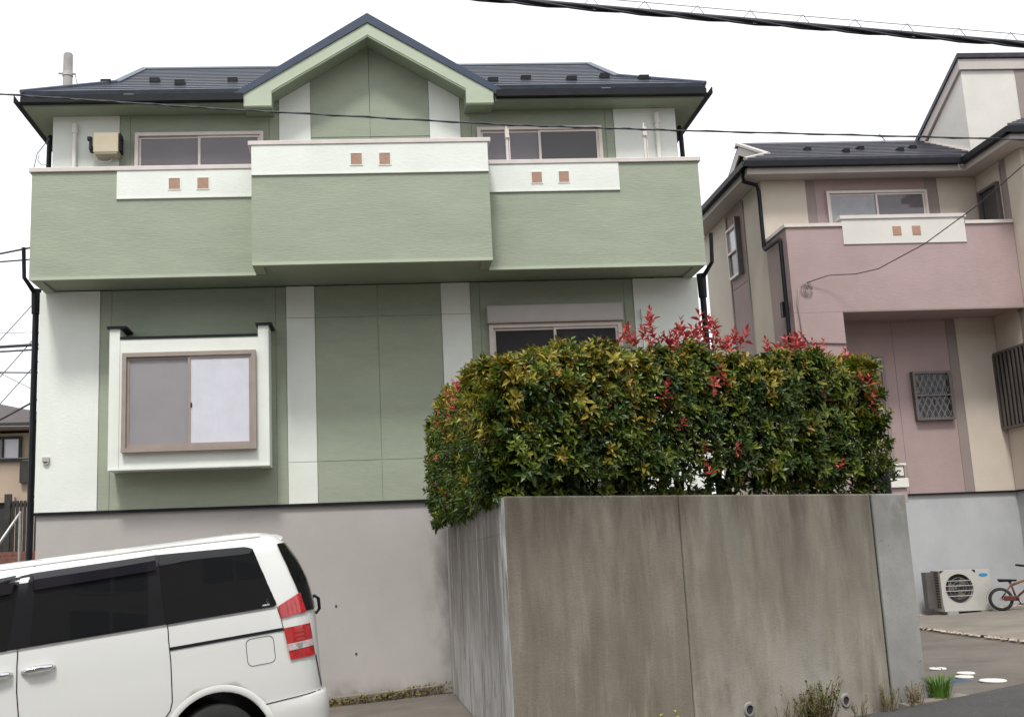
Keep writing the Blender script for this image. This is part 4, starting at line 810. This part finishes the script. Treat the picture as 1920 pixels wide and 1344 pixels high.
# ---------------------------------------------------------------- weeds along the wall foot
def weed(name, s, off, h, n, mats, lab, cat, spread=.16, grassy=False, seed=0, leafy=.03):
    r = random.Random(seed); p0 = Vector(wp(s, off, 0)); p0.z = zg(p0.x, p0.y)
    t = thing(name, lab, cat, p0); st = MB(); lf = MB()
    for k in range(n):
        a = r.uniform(0, 6.28); b = p0 + Vector((cos(a), sin(a), 0)) * r.uniform(0, spread * .6); hh = h * r.uniform(.5, 1.05); lean = Vector((cos(a), sin(a), 0)) * hh * r.uniform(.05, .45)
        if grassy:
            w = Vector((-sin(a), cos(a), 0)) * .004; m = b + lean * .7 + Vector((0, 0, hh * .6)); e = b + lean * 2.2 + Vector((0, 0, hh * .9))
            lf.add([b - w, b + w, m + w, m - w, e], [(0, 1, 2, 3), (3, 2, 4)]); continue
        e = b + lean + Vector((0, 0, hh)); st.tube([b, b.lerp(e, .5) + Vector((r.uniform(-.02, .02), 0, .02)), e], [.004, .003, .0015], 4)
        for q in range(int(hh / .028)):
            f = r.uniform(.12, 1); c = b.lerp(e, f); v, fc = leaf(leafy * r.uniform(.6, 1.3), .3 * leafy, .3, .2); m = Matrix.Translation(c) @ Matrix.Rotation(r.uniform(0, 6.28), 4, 'Z') @ Matrix.Rotation(r.uniform(-.2, 1.1), 4, 'X'); lf.add([m @ Vector(x) for x in v], fc)
    if st.v: st.build('stems', mats[1], t)
    stuff(lf.build('leaves', mats[0], t))
weed('weed', 2.86, .10, .34, 80, ('weed', 'dry'), 'bushy green weed at the wall foot between the two drain holes', 'weed', .22, seed=1)
weed('weed', 2.62, .07, .38, 7, ('weed', 'dry'), 'tall thin weed leaning on the wall left of the bushy one', 'weed', .14, seed=2, leafy=.022)
weed('weed', 2.45, .10, .25, 8, ('dry', 'dry'), 'sparse dry weed beside the left drain hole', 'weed', .2, seed=3, leafy=.02)
weed('weed', 3.70, .08, .22, 22, ('weed', 'dry'), 'low dull weed at the wall joint left of the pale slab', 'weed', .16, seed=4, leafy=.022)
weed('weed', 4.08, .08, .19, 26, ('dry', 'dry'), 'brown dry weed at the foot of the pale end slab', 'weed', .18, seed=5, leafy=.024)
weed('weed', 3.32, .10, .17, 12, ('dry', 'dry'), 'thin dry stalks under the right drain hole', 'weed', .18, seed=6, leafy=.018)
weed('grass_tuft', 4.47, .02, .27, 190, ('grass', 'grass'), 'bright green grass tuft at the right end of the wall', 'grass', .17, True, seed=7)
weed('flowering_weed', 1.18, .12, .27, 22, ('yellow', 'weed'), 'yellow flowering weed in front of the left concrete panel', 'weed', .16, seed=8, leafy=.035)
KS = MB().hexa([wp(3.95, .012, zg(9.0, -5.1) - .05), wp(4.75, .012, zg(9.6, -4.7) - .05), wp(4.75, .12, zg(9.6, -4.7) - .05), wp(3.95, .10, zg(9, -5.1) - .05), wp(3.95, .012, zg(9.0, -5.1) + .03), wp(4.75, .012, zg(9.6, -4.7) + .025), wp(4.75, .12, zg(9.6, -4.7) + .018), wp(3.95, .10, zg(9, -5.1) + .018)])
structure(KS.build('wall_footing', 'slab'))

# ---------------------------------------------------------------- minivan (local: +x towards its tail, near side at y = 0, +y away from the viewer)
VAN = thing('minivan', 'white minivan with dark tinted windows parked before the garage wall', 'van')
def itp(x, T):
    if x <= T[0][0]: return T[0][1]
    for (a, b), (c, d) in zip(T[:-1], T[1:]):
        if x <= c: t = (x - a) / (c - a); return b + (d - b) * t
    return T[-1][1]
HW = [(.2, .80), (.35, .835), (.52, .85), (.60, .842), (.8, .85), (1.1, .848), (1.27, .838), (1.5, .805), (1.72, .765), (1.78, .73), (1.82, .62), (1.845, .40)]
XR = [(.2, .78), (.32, .825), (.50, .838), (.585, .825), (.60, .795), (.88, .80), (1.10, .805), (1.20, .80), (1.34, .782), (1.45, .757), (1.60, .69), (1.73, .605), (1.78, .55), (1.82, .45), (1.845, .25)]
XF = [(.2, -3.68), (.45, -3.74), (.75, -3.70), (.95, -3.50), (1.05, -3.30), (1.4, -2.85), (1.72, -2.40), (1.80, -2.1), (1.845, -1.7)]
EN = 3.6; EL = .46
TP = math.tan(R_(25)); XRM = list(XR)
def flank_y(X, z):
    w = itp(z, HW); xr = itp(z, XR); t = (X - (xr - EL)) / EL
    return .85 - (w if t <= 0 else w * max(1e-9, 1 - min(.9999, t) ** EN) ** (1 / EN))
def _shift(z, xr):   # make the silhouette, not the deepest point, land on the measured tail profile
    w = itp(z, HW); m = max(xr - EL + EL * t - TP * (.85 - w * (1 - t ** EN) ** (1 / EN)) for t in np.linspace(0, .999, 300)); return 2 * xr - m
XR = [(z, _shift(z, x)) for z, x in XR]
def side(X, z, off=0.):   # point on the near flank (or round its rear corner)
    def ev(X, z): return Vector((X, flank_y(X, z), z))
    lo, hi = X - .1, X + .6
    a, b = X, min(itp(z, XR) - 1e-4, X + .6); f = lambda q: q - TP * flank_y(q, z) - X
    lim = itp(z, XR) - .002; best = a
    for q in np.linspace(a, max(a, min(lim, b)), 160):
        if f(q) >= 0: best = q; break
        best = q
    X = best; p = ev(X, z)
    if off:
        du = ev(X + .004, z) - ev(X - .004, z); dv = ev(X, z + .004) - ev(X, z - .004); n = du.cross(dv).normalized()
        if n.y > 0 and abs(n.y) > .05: n = -n
        p = p + n * off
    return p
def ring(z):
    w = itp(z, HW); xr = itp(z, XR); xf = itp(z, XF); P = []
    n = 10; q = []
    fl = .5 if z < 1.0 else .35
    for k in range(n + 1):
        t = k / n * pi / 2; q.append((xf + fl - fl * cos(t) ** (2 / 3.0), w * sin(t) ** (2 / 3.0)))
    xs = np.linspace(xf + fl, xr - EL, 34)[1:-1]; q += [(x, w) for x in xs]
    for k in range(n + 1):
        t = k / n * pi / 2; q.append((xr - EL + EL * sin(t) ** (2 / EN), w * cos(t) ** (2 / EN)))
    full = [(x, .85 - y, z) for x, y in q] + [(x, .85 + y, z) for x, y in q[-2:0:-1]]
    return full
zs = [.20, .26, .32, .40, .46, .50, .54, .575, .588, .60, .62, .7, .8, .9, 1.0, 1.1, 1.2, 1.27, 1.34, 1.42, 1.5, 1.58, 1.66, 1.72, 1.76, 1.78, 1.80, 1.82, 1.835, 1.845]
body = MB(); RG = [ring(z) for z in zs]; nr = len(RG[0])
body.v = [p for r in RG for p in r]
body.f = [(i * nr + j, i * nr + (j + 1) % nr, (i + 1) * nr + (j + 1) % nr, (i + 1) * nr + j) for i in range(len(zs) - 1) for j in range(nr)] + [tuple(range(nr))[::-1], tuple(range((len(zs) - 1) * nr, len(zs) * nr))]
body.mi = [0] * len(body.f)
BO = body.build('body', ['paint', 'gloss'], VAN, smooth=True)
cut = MB()
for x in (.0 - .02, -2.85): cut.lathe([(.0, -.1), (.40, -.1), (.40, .34), (.0, .34)], (x, 0, .34), (0, 1, 0), 40); cut.lathe([(.0, 1.36), (.40, 1.36), (.40, 1.8), (.0, 1.8)], (x, 0, .34), (0, 1, 0), 40)
CU = cut.build('cutter', 'gloss', VAN)
bpy.context.view_layer.update()
bo = BO.modifiers.new('cut', 'BOOLEAN'); bo.object = CU; bo.operation = 'DIFFERENCE'; bo.solver = 'EXACT'
dg = bpy.context.evaluated_depsgraph_get(); nm = D.meshes.new_from_object(BO.evaluated_get(dg), depsgraph=dg)
BO.modifiers.clear(); BO.data = nm; D.objects.remove(CU)
def patch(name, m, par, lo, hi, off=.004, nu=18, nv=6, th=0, label=None, smooth=True):
    """lo, hi: polylines (x, z) of equal meaning along u; surface patch between them"""
    def at(T, t):
        L = [0]
        for a, b in zip(T[:-1], T[1:]): L.append(L[-1] + math.hypot(b[0] - a[0], b[1] - a[1]))
        s = t * L[-1]
        for i in range(len(T) - 1):
            if s <= L[i + 1] + 1e-9:
                f = (s - L[i]) / max(1e-9, L[i + 1] - L[i]); return (T[i][0] + (T[i + 1][0] - T[i][0]) * f, T[i][1] + (T[i + 1][1] - T[i][1]) * f)
        return T[-1]
    P = []
    for i in range(nu + 1):
        a, b = at(lo, i / nu), at(hi, i / nu); P.append([side(a[0] + (b[0] - a[0]) * j / nv, a[1] + (b[1] - a[1]) * j / nv, off) for j in range(nv + 1)])
    mb = MB(); mb.grid(P)
    if th:
        Q = [[p + Vector((0, th, 0)) for p in r] for r in P]; edge = [P[i][0] for i in range(nu + 1)] + [P[nu][j] for j in range(1, nv + 1)] + [P[i][nv] for i in range(nu - 1, -1, -1)] + [P[0][j] for j in range(nv - 1, 0, -1)]
        e2 = [p + Vector((0, th, 0)) for p in edge]; n = len(edge); mb.add(edge + e2, [(k, (k + 1) % n, n + (k + 1) % n, n + k) for k in range(n)])
    return mb.build(name, m, par, label, smooth=smooth and not th)
def line(name, m, par, pts, w=.006, off=.003):
    out = []
    for a, b in zip(pts[:-1], pts[1:]):
        n = max(1, int(math.hypot(b[0] - a[0], b[1] - a[1]) / .05)); out += [(a[0] + (b[0] - a[0]) * k / n, a[1] + (b[1] - a[1]) * k / n) for k in range(n)]
    out.append(pts[-1]); P = []
    for i, q in enumerate(out):
        a, b = out[max(0, i - 1)], out[min(len(out) - 1, i + 1)]; dx, dz = b[0] - a[0], b[1] - a[1]; l = math.hypot(dx, dz) or 1; nx, nz = -dz / l * w / 2, dx / l * w / 2
        P.append([side(q[0] - nx, q[1] - nz, off), side(q[0] + nx, q[1] + nz, off)])
    return MB().grid(P).build(name, m, par)
# windows: black surround, then glass
DW = patch('sliding_door_window', 'gloss', VAN, [(-1.338, 1.272), (-.338, 1.272)], [(-1.232, 1.752), (-.362, 1.765)], .006, 24, 16)
patch('door_glass', 'tint', DW, [(-1.244, 1.285), (-.457, 1.285)], [(-1.195, 1.70), (-.425, 1.712)], .010, 24, 12)
QW = patch('quarter_window', 'tint', VAN, [(-.328, 1.270), (.50, 1.272), (.512, 1.285)], [(-.354, 1.762), (.30, 1.735), (.36, 1.715)], .009, 30, 16)
FW = patch('front_door_window', 'tint', VAN, [(-2.35, 1.27), (-1.392, 1.27)], [(-2.05, 1.70), (-1.30, 1.74)], .005)
patch('wind_deflector', 'visor', VAN, [(-1.217, 1.637), (-.378, 1.655)], [(-1.215, 1.742), (-.382, 1.752)], .03, th=.02)
patch('wind_deflector', 'visor', VAN, [(-2.05, 1.60), (-1.36, 1.635)], [(-1.98, 1.69), (-1.33, 1.742)], .03, th=.02)
patch('sticker', 'disc', QW, [(.40, 1.288), (.455, 1.288)], [(.40, 1.30), (.455, 1.30)], .009, 3, 2); patch('sticker', 'blue', QW, [(.405, 1.305), (.425, 1.305)], [(.405, 1.325), (.425, 1.325)], .009, 3, 2); patch('sticker', 'disc', QW, [(.43, 1.303), (.452, 1.303)], [(.44, 1.345), (.452, 1.345)], .009, 3, 2)
# panel gaps, slide rail, roof gutter
line('door_gap', 'gloss', VAN, [(-.352, 1.80), (-.33, 1.60), (-.315, 1.27), (-.315, 1.0), (-.33, .74), (-.35, .68), (-.44, .58), (-.46, .40), (-.5, .25)], .007)
line('door_gap', 'gloss', VAN, [(-1.225, 1.80), (-1.30, 1.45), (-1.325, 1.28), (-1.35, 1.0), (-1.352, .55), (-1.35, .25)], .007)
line('pillar_trim', 'gloss', VAN, [(-.331, 1.274), (-.357, 1.762)], .05, .0055); patch('pillar_trim', 'gloss', VAN, [(-1.40, 1.272), (-1.33, 1.272)], [(-1.305, 1.745), (-1.225, 1.752)], .004)
line('slide_rail', 'gloss', VAN, [(-.318, 1.099), (.546, 1.099)], .022, .005)
line('belt_line', 'steel', VAN, [(-2.3, 1.262), (-.33, 1.262), (.505, 1.262)], .006, .004)
line('bumper_gap', 'gloss', VAN, [(.30, .585), (.50, .592), (.78, .600)], .007)
line('tailgate_gap', 'gloss', VAN, [(.512, 1.27), (.535, 1.18), (.548, 1.10)], .006); line('tailgate_gap', 'gloss', VAN, [(.775, .865), (.785, .70), (.79, .62)], .006)
lid = [(.245 + .04 * (1 - cos(t)), .873 + .04 * (1 - sin(t))) for t in np.linspace(pi / 2, 0, 5)]
fl = []
for cx_, cz_, a0 in ((.285, .915, pi), (.42, .915, 1.5 * pi), (.42, 1.03, 0), (.285, 1.03, .5 * pi)): fl += [(cx_ + .04 * cos(a0 + k * pi / 8), cz_ + .04 * sin(a0 + k * pi / 8)) for k in range(5)]
line('fuel_lid_gap', 'gloss', VAN, fl + [fl[0]], .004)
line('roof_gutter', 'steel', VAN, [(-2.0, 1.795), (-1.2, 1.803), (-.3, 1.808), (.42, 1.795)], .006, .004)
# bulging rear arch lip
lip = MB(); P = []
for t in np.linspace(.1, pi - .1, 28):
    a, b = (-.02 + .402 * cos(t), .34 + .402 * sin(t)), (-.02 + .45 * cos(t), .34 + .45 * sin(t)); P.append([side(*a, .004), side((a[0] * .6 + b[0] * .4), (a[1] * .6 + b[1] * .4), .010), side(*b, .001)])
lip.grid(P).build('wheel_arch_lip', 'paint', VAN, smooth=True)
# tail lamps
UL = patch('tail_lamp', 'red', VAN, [(.532, 1.179), (.735, 1.194)], [(.519, 1.268), (.702, 1.344)], .010, 12, 8, label='upper red tail lamp')
for a in (.60, .635, .67): patch('lamp_segment', 'redp', UL, [(a, 1.195), (a + .02, 1.197)], [(a - .012, 1.285), (a + .01, 1.295)], .013, 2, 3)
patch('lamp_segment', 'redp', UL, [(.540, 1.185), (.588, 1.188)], [(.528, 1.262), (.575, 1.282)], .012, 3, 3)
LL = patch('tail_lamp', 'red', VAN, [(.575, .868), (.765, .868)], [(.545, 1.104), (.754, 1.107)], .010, 12, 10, label='lower red tail lamp with clear band')
patch('lamp_segment', 'redp', LL, [(.560, .985), (.612, .985)], [(.550, 1.095), (.603, 1.097)], .012, 3, 3)
patch('lamp_segment', 'redp', LL, [(.715, .990), (.752, .990)], [(.710, 1.095), (.748, 1.097)], .012, 3, 3)
patch('lamp_segment', 'clearlens', LL, [(.566, .935), (.757, .940)], [(.560, .985), (.756, .990)], .013, 8, 2)
for z in (1.0, 1.03, 1.06): patch('lamp_segment', 'redp', LL, [(.63, z), (.70, z)], [(.628, z + .013), (.698, z + .013)], .013, 3, 1)
patch('lamp_segment', 'steel', LL, [(.640, .945), (.672, .945)], [(.630, .980), (.682, .980)], .015, 3, 2)
# tailgate glass
PG = []
for z in np.linspace(1.20, 1.725, 16):
    a = itp(z, [(1.20, .725), (1.30, .705), (1.40, .675), (1.55, .62), (1.725, .552)]); b = itp(z, XRM) + .002; PG.append([side(a + (b - a) * j / 8, z, .007) for j in range(9)])
MB().grid(PG).build('tailgate_glass', 'tint', VAN, smooth=True)
def rearpt(y, z, off=.006):
    w = itp(z, HW); xr = itp(z, XR); q = min(.999, abs(y) / w); return Vector((xr - EL + EL * (1 - q ** EN) ** (1 / EN) + off, .85 + y, z))
zz = np.linspace(1.205, 1.725, 12); MB().grid([[rearpt(f * itp(z, HW), z) for f in np.linspace(-.86, .86, 25)] for z in zz]).build('tailgate_glass', 'tint', VAN, smooth=True)
sp = MB(); P = []
for k in range(13):
    y = .17 + 1.36 * k / 12; e = abs(k - 6) / 6; xt = .80 - .16 * e ** 4; d = .05 * e ** 4
    P.append([Vector(q) for q in ((.30, y, 1.822 - d * .8), (.50, y, 1.825 - d), (xt - .05, y, 1.808 - d), (xt, y, 1.786 - d), (xt - .01, y, 1.765 - d), (xt - .09, y, 1.752 - d), (.50, y, 1.74 - d))])
sp.grid(P).add(P[0], [tuple(range(7))]).add(P[-1], [tuple(range(7))[::-1]]).build('roof_spoiler', 'paint', VAN, smooth=False)
box('brake_lamp', 'red', VAN, .792, .803, .75, .95, 1.772, 1.788)
MB().tube([(.93, .46, 1.25), (1.00, .44, 1.275), (1.025, .43, 1.25), (1.025, .43, 1.17), (1.0, .44, 1.14), (.95, .46, 1.16)], .014, 6).build('rear_mirror', 'black', VAN, smooth=True)
MB().box(.90, 1.0, .55, 1.15, .68, .82).build('number_plate', 'disc', VAN)
# handles, wheels
def handle(x0, x1, z):
    h = patch('door_handle', 'paint', VAN, [(x0 + .06, z - .035), (x1 - .05, z - .035)], [(x0 + .06, z + .035), (x1 - .05, z + .035)], .002, 8, 4)
    pts = [(x0, z - .004), (x0 + .03, z), ((x0 + x1) / 2, z + .006), (x1 - .03, z + .004), (x1, z)]
    MB().tube([side(*q, o) for q, o in zip(pts, (.004, .03, .036, .03, .004))], [.010, .018, .019, .017, .009], 8).build('handle_bar', 'chrome', h, smooth=True)
handle(-1.31, -1.096, 1.12); handle(-1.58, -1.37, 1.118)
for x in (-.02, -2.85):
    for y, sgn in ((.02, -1), (1.68, 1)):
        wv = MB().lathe([(.20, .10), (.31, .105), (.325, .08), (.33, .0), (.325, -.08), (.31, -.105), (.20, -.10)], (x, y + (.11 if sgn < 0 else -.11), .33), (0, 1, 0), 32).build('wheel', 'rubber', VAN, smooth=True)
        MB().lathe([(.0, .04), (.05, .05), (.08, .03), (.17, .055), (.205, .075), (.205, -.08)], (x, y + (.11 if sgn < 0 else -.11), .33), (0, sgn, 0), 24).build('rim', 'steel', wv)
P0 = Vector((3.308, -6.6, -1.706)); rotv = Matrix.Rotation(R_(25), 3, 'Z') @ Matrix.Rotation(R_(-5.85), 3, 'Y')
VAN.rotation_euler = rotv.to_euler(); VAN.location = P0 - rotv @ Vector((0, 0, .741))

# ---------------------------------------------------------------- cables and poles
OC = thing('overhead_cable', 'thick black overhead cable bundle with a messenger wire and loop hangers, top right', 'cable', (7, -7, 3.3))
A, B = Vector((2.3, -7, 3.80)), Vector((13.2, -7, 2.70)); cp = sag(A, B, 60, .02)
tw = MB(); tw.tube([(p.x, p.y, p.z) for p in cp], .020, 8)
for ph in (0, 2.1, 4.2): tw.tube([(p.x, p.y + .018 * cos(i * .9 + ph), p.z - .012 + .020 * sin(i * .9 + ph)) for i, p in enumerate(cp)], .010, 5)
tw.build('cable_bundle', 'cable', OC, smooth=True); up_ = Vector((0, 0, .075))
MB().tube([p + up_ for p in cp], .0032, 4).build('messenger_wire', 'wire', OC)
for k in range(26):
    c = A.lerp(B, (k + .5) / 26) - Vector((0, 0, 4 * .02 * ((k + .5) / 26) * (1 - (k + .5) / 26))); d = (B - A).normalized()
    MB().tube([c - d * .06 + Vector((0, 0, .015)), c + up_ * .95 - d * .012, c + up_ * 1.15, c + up_ * .95 + d * .012, c + d * .06 + Vector((0, 0, .0))], .003, 4).build('hanger', 'wire', OC)
TC = [(-4.5, 4.93), (.397, 4.511), (2.893, 4.295), (6.169, 4.051), (8.089, 3.955), (12.216, 3.776), (17, 3.62)]
tp = []
for (a, b), (c, d) in zip(TC[:-1], TC[1:]): tp += [Vector((a + (c - a) * k / 24, -3, b + (d - b) * k / 24)) for k in range(24)]
t = MB().tube(tp, .0095, 6)
for g0, g1 in ((6, 140),): t.tube([(p.x, p.y + .011 * cos(i * 1.3), p.z + .011 * sin(i * 1.3)) for i, p in enumerate(tp)][g0:g1], .006, 5)
tag(t.build('service_cable', 'cable', smooth=True), 'thin twisted cable crossing in front of both houses below the eaves', 'cable')
dw = MB().tube([(11.688, 2.42, 3.454), (12.025, 2.3, 3.54), (12.382, 2.1, 3.50), (12.619, 1.8, 3.50), (13.112, 1.2, 3.728), (13.454, .2, 4.019), (13.462, -1, 4.19), (13.6, -3, 4.55), (13.9, -6, 5.2)], .008, 6)
tag(dw.build('drop_wire', 'cable', smooth=True), 'dark drop wire curving down to the pink balcony wall', 'wire')
UP = thing('utility_pole', 'grey concrete utility pole behind the left end of the navy roof', 'pole', (-1.93, 8, -3))
MB().tube([(-1.935, 8, -3), (-1.935, 8, 10.34), (-1.935, 8, 10.37)], [.15, .10, .085], 14).build('pole_shaft', 'polec', UP, smooth=True)
MB().tube([(-1.935, 8, 9.84), (-1.935, 8, 9.93)], .115, 14).build('pole_band', 'steel', UP); MB().tube([(-2.12, 7.95, 9.89), (-1.75, 7.95, 9.87)], .022, 6).build('pole_arm', 'steel', UP); MB().tube([(-1.77, 7.95, 9.88), (-1.70, 7.9, 9.6), (-1.66, 7.9, 9.4)], .010, 5).build('pole_wire', 'wire', UP)
def Wire(name, pts, r, lab, m='wire'): tag(MB().tube(pts, r, 5).build(name, m, smooth=True), lab, 'wire', 'wires left of the green house')
SKL = 6.0   # the wires left of the house run behind it at this depth
def wl(u0, v0, u1, v1, r, lab, s=.03, m='wire'):
    # endpoints given on the plane y = 6 as metres
    Wire('overhead_wire', sag((u0, SKL, v0), (u1, SKL, v1), 10, s), r, lab, m)
wl(-4.6, 4.95, .6, 5.95, .020, 'topmost thick dark wire meeting the left balcony edge', .05, 'cable')
wl(-4.6, 5.05, .6, 5.38, .016, 'dark wire just below the topmost one left of the balcony', .05, 'cable')
wl(-3.4, 2.6, .3, 6.9, .010, 'steepest thin wire rising behind the left balcony corner')
wl(-3.0, 2.3, .4, 6.4, .010, 'second thin wire of the rising fan left of the house')
wl(-2.9, 1.9, .5, 5.9, .010, 'lowest thin wire of the rising fan left of the house')
wl(-4.4, 3.42, .5, 3.62, .030, 'upper strand of the thick twisted pair left of the downpipe', .03, 'cable')
wl(-4.4, 3.36, .5, 3.55, .018, 'lower strand of the thick twisted pair left of the downpipe', .06, 'cable')
wl(-4.4, 3.75, .5, 3.78, .006, 'faint thin wire above the twisted pair'); wl(-4.4, 3.06, .5, 2.90, .014, 'single dark wire below the twisted pair', .02, 'cable')
wl(-3.1, 1.75, .2, 3.55, .020, 'thick diagonal wire rising from the neighbour roof', .02, 'cable'); wl(-4.2, 2.02, .5, 1.96, .014, 'level wire just above the neighbour roof', .05); wl(-4.2, 1.42, .5, 1.36, .020, 'dark level wire in front of the neighbour roof', .05, 'cable')
wl(-4.2, 3.9, .3, 1.5, .007, 'thin wire falling to the right behind the downpipe')

# ---------------------------------------------------------------- neighbour house, fence and stairs at the far left
NH = thing('neighbour_house', 'tan two storey house with a brown roof at the left edge', 'house', (-6, 13, -3))
NY = 10
MB().box(-9, -2.4, NY, 16, -3.6, 1.62).build('wall', 'tan', NH); box('upper_wall', 'wood', NH, -9, -2.9, NY + .25, 16, 1.62, 2.35)
MB().prism([(-9.5, NY - .35, 2.40), (-1.9, NY - .35, 2.40), (-1.9, 16.4, 2.40), (-9.5, 16.4, 2.40)], (0, 0, .09)).build('eave_board', 'tan', NH)
MB().add([(-9.6, NY - .45, 2.49), (-1.8, NY - .45, 2.49), (-1.8, 16.5, 2.49), (-9.6, 16.5, 2.49), (-6.2, 13, 3.55), (-5.2, 13, 3.55)], [(0, 1, 5, 4), (1, 2, 5), (2, 3, 4, 5), (3, 0, 4), (0, 3, 2, 1)]).build('roof', 'brownroof', NH)
box('gutter', 'wood', NH, -9.6, -1.8, NY - .53, NY - .452, 2.41, 2.50)
w = MB().box(-4.2, -3.30, NY - .06, NY - .002, 2.2, 2.26).box(-4.2, -3.30, NY - .06, NY - .002, 1.70, 1.75).box(-3.36, -3.30, NY - .06, NY - .002, 1.75, 2.2).box(-3.72, -3.68, NY - .05, NY - .002, 1.75, 2.2).build('window', 'wood', NH)
box('wall_panel', 'tan', NH, -9, -2.9, NY + .0005, NY + .249, 1.621, 2.33)
box('pane', 'glass', w, -4.2, -3.36, NY - .03, NY - .025, 1.75, 2.2); box('curtain', 'curtain', w, -3.68, -3.36, NY - .02, NY - .01, 1.75, 2.2); box('dark_backing', 'dusk', w, -4.2, -3.72, NY - .02, NY - .01, 1.75, 2.2)
box('balcony_panel', 'wood', NH, -3.30, -2.9, NY - .12, NY - .002, 1.22, 1.70); box('doorway', 'dark', NH, -9, -3.55, NY - .02, NY - .002, -3.4, .80); box('door_lintel', 'tan', NH, -9, -3.4, NY - .10, NY - .0205, .80, .92)
SF = thing('slat_fence', 'dark wooden slat fence in front of the tan house', 'fence', (-2.6, 8, -2.6))
for x in (-2.98, -2.05): box('fence_post', 'wood', SF, x, x + .12, 7.95, 8.07, -3.2, .84)
for k in range(11): x = -2.84 + k * .075; box('fence_slat', 'wood', SF, x, x + .055, 8.0, 8.03, -.6, .70)
box('fence_rail', 'wood', SF, -2.86, -2.05, 8.031, 8.06, .58, .66); box('fence_rail', 'wood', SF, -2.86, -2.05, 8.031, 8.06, -.5, -.42)
BP = thing('brick_planter', 'low red brick planter under the slat fence', 'planter', (-2.6, 7.4, -2))
for r in range(4):
    for k in range(12):
        x = -3.7 + k * .225 + (.11 if r % 2 else 0); box('brick', 'brick', BP, x, x + .213, 7.3, 7.4, -.62 + r * .075, -.553 + r * .075)
MB().box(-3.7, -1.0, 7.31, 7.7, -2.6, -.33).build('mortar_core', 'concslab', BP)
ST = MB()
for k in range(9): y = 2.2 + k * .5; ST.box(-2.6, -.55, y, 7.25, -2.95 + k * .26, -2.95 + (k + 1) * .26)
structure(ST.build('stairs', 'concslab')); 
HRL = thing('handrail', 'grey metal stair handrail on a post left of the green house', 'handrail', (-.85, 2, -1.5))
MB().tube([(-1.75, 2.0, -1.30), (-.79, 2, .13)], .024, 8).build('rail', 'steel', HRL, smooth=True); MB().tube([(-.80, 2, .10), (-.79, 2.0, -2.3)], .022, 8).build('post', 'steel', HRL); MB().tube([(-1.7, 2, -1.25), (-1.7, 2.0, -2.7)], .022, 8).build('post', 'steel', HRL)
CB = MB().prism([(-2.6, 1.6, -2.9), (-.5, 1.6, -2.9), (-.5, 1.6, -.95), (-.95, 1.6, -.75), (-1.5, 1.6, -1.25), (-2.6, 1.6, -1.7)], (0, .25, 0)); tag(CB.build('stair_wall', 'concslab'), 'sloping grey concrete wall beside the stairs', 'wall')

# ---------------------------------------------------------------- the house across the street, seen mirrored in the windows
OH = thing('opposite_house', 'broad mauve building across the street, mirrored in the van windows', 'house', (3, -24, -2.3))
oy = -19.5; og = -2.4
MB().box(-11, 17, oy - 8, oy, og - .8, 6.4).build('wall', 'mauve', OH)
MB().add([(-11.6, oy + .6, 6.3), (17.6, oy + .6, 6.3), (17.6, oy - 8.6, 6.3), (-11.6, oy - 8.6, 6.3), (-8, oy - 4, 8.6), (14, oy - 4, 8.6)], [(0, 3, 2, 1), (0, 1, 5, 4), (1, 2, 5), (2, 3, 4, 5), (3, 0, 4)]).build('roof', 'brownroof', OH)
for k, x in enumerate((-9, -5.2, -1, 3.2, 7.4, 11.6, 15)):
    for z in (-1.3, 1.6, 4.4):
        w = MB().box(x - .9, x + .9, oy + .001, oy + .06, z - .05, z).box(x - .9, x + .9, oy + .001, oy + .06, z + 1.2, z + 1.25).box(x - .03, x + .03, oy + .001, oy + .06, z, z + 1.2).build('window', 'frame', OH); box('pane', 'tint', w, x - .9, x + .9, oy + .002, oy + .02, z + .001, z + 1.199)
box('balcony_wall', 'beige', OH, -6.5, 9.5, oy + .062, oy + 1.0, .15, 1.25)
GW2 = MB().box(-13, 20, oy + 1.6, oy + 1.75, og - .8, -.9); tag(GW2.build('garden_wall', 'concslab'), 'long low pale garden wall along the far side of the street', 'wall')
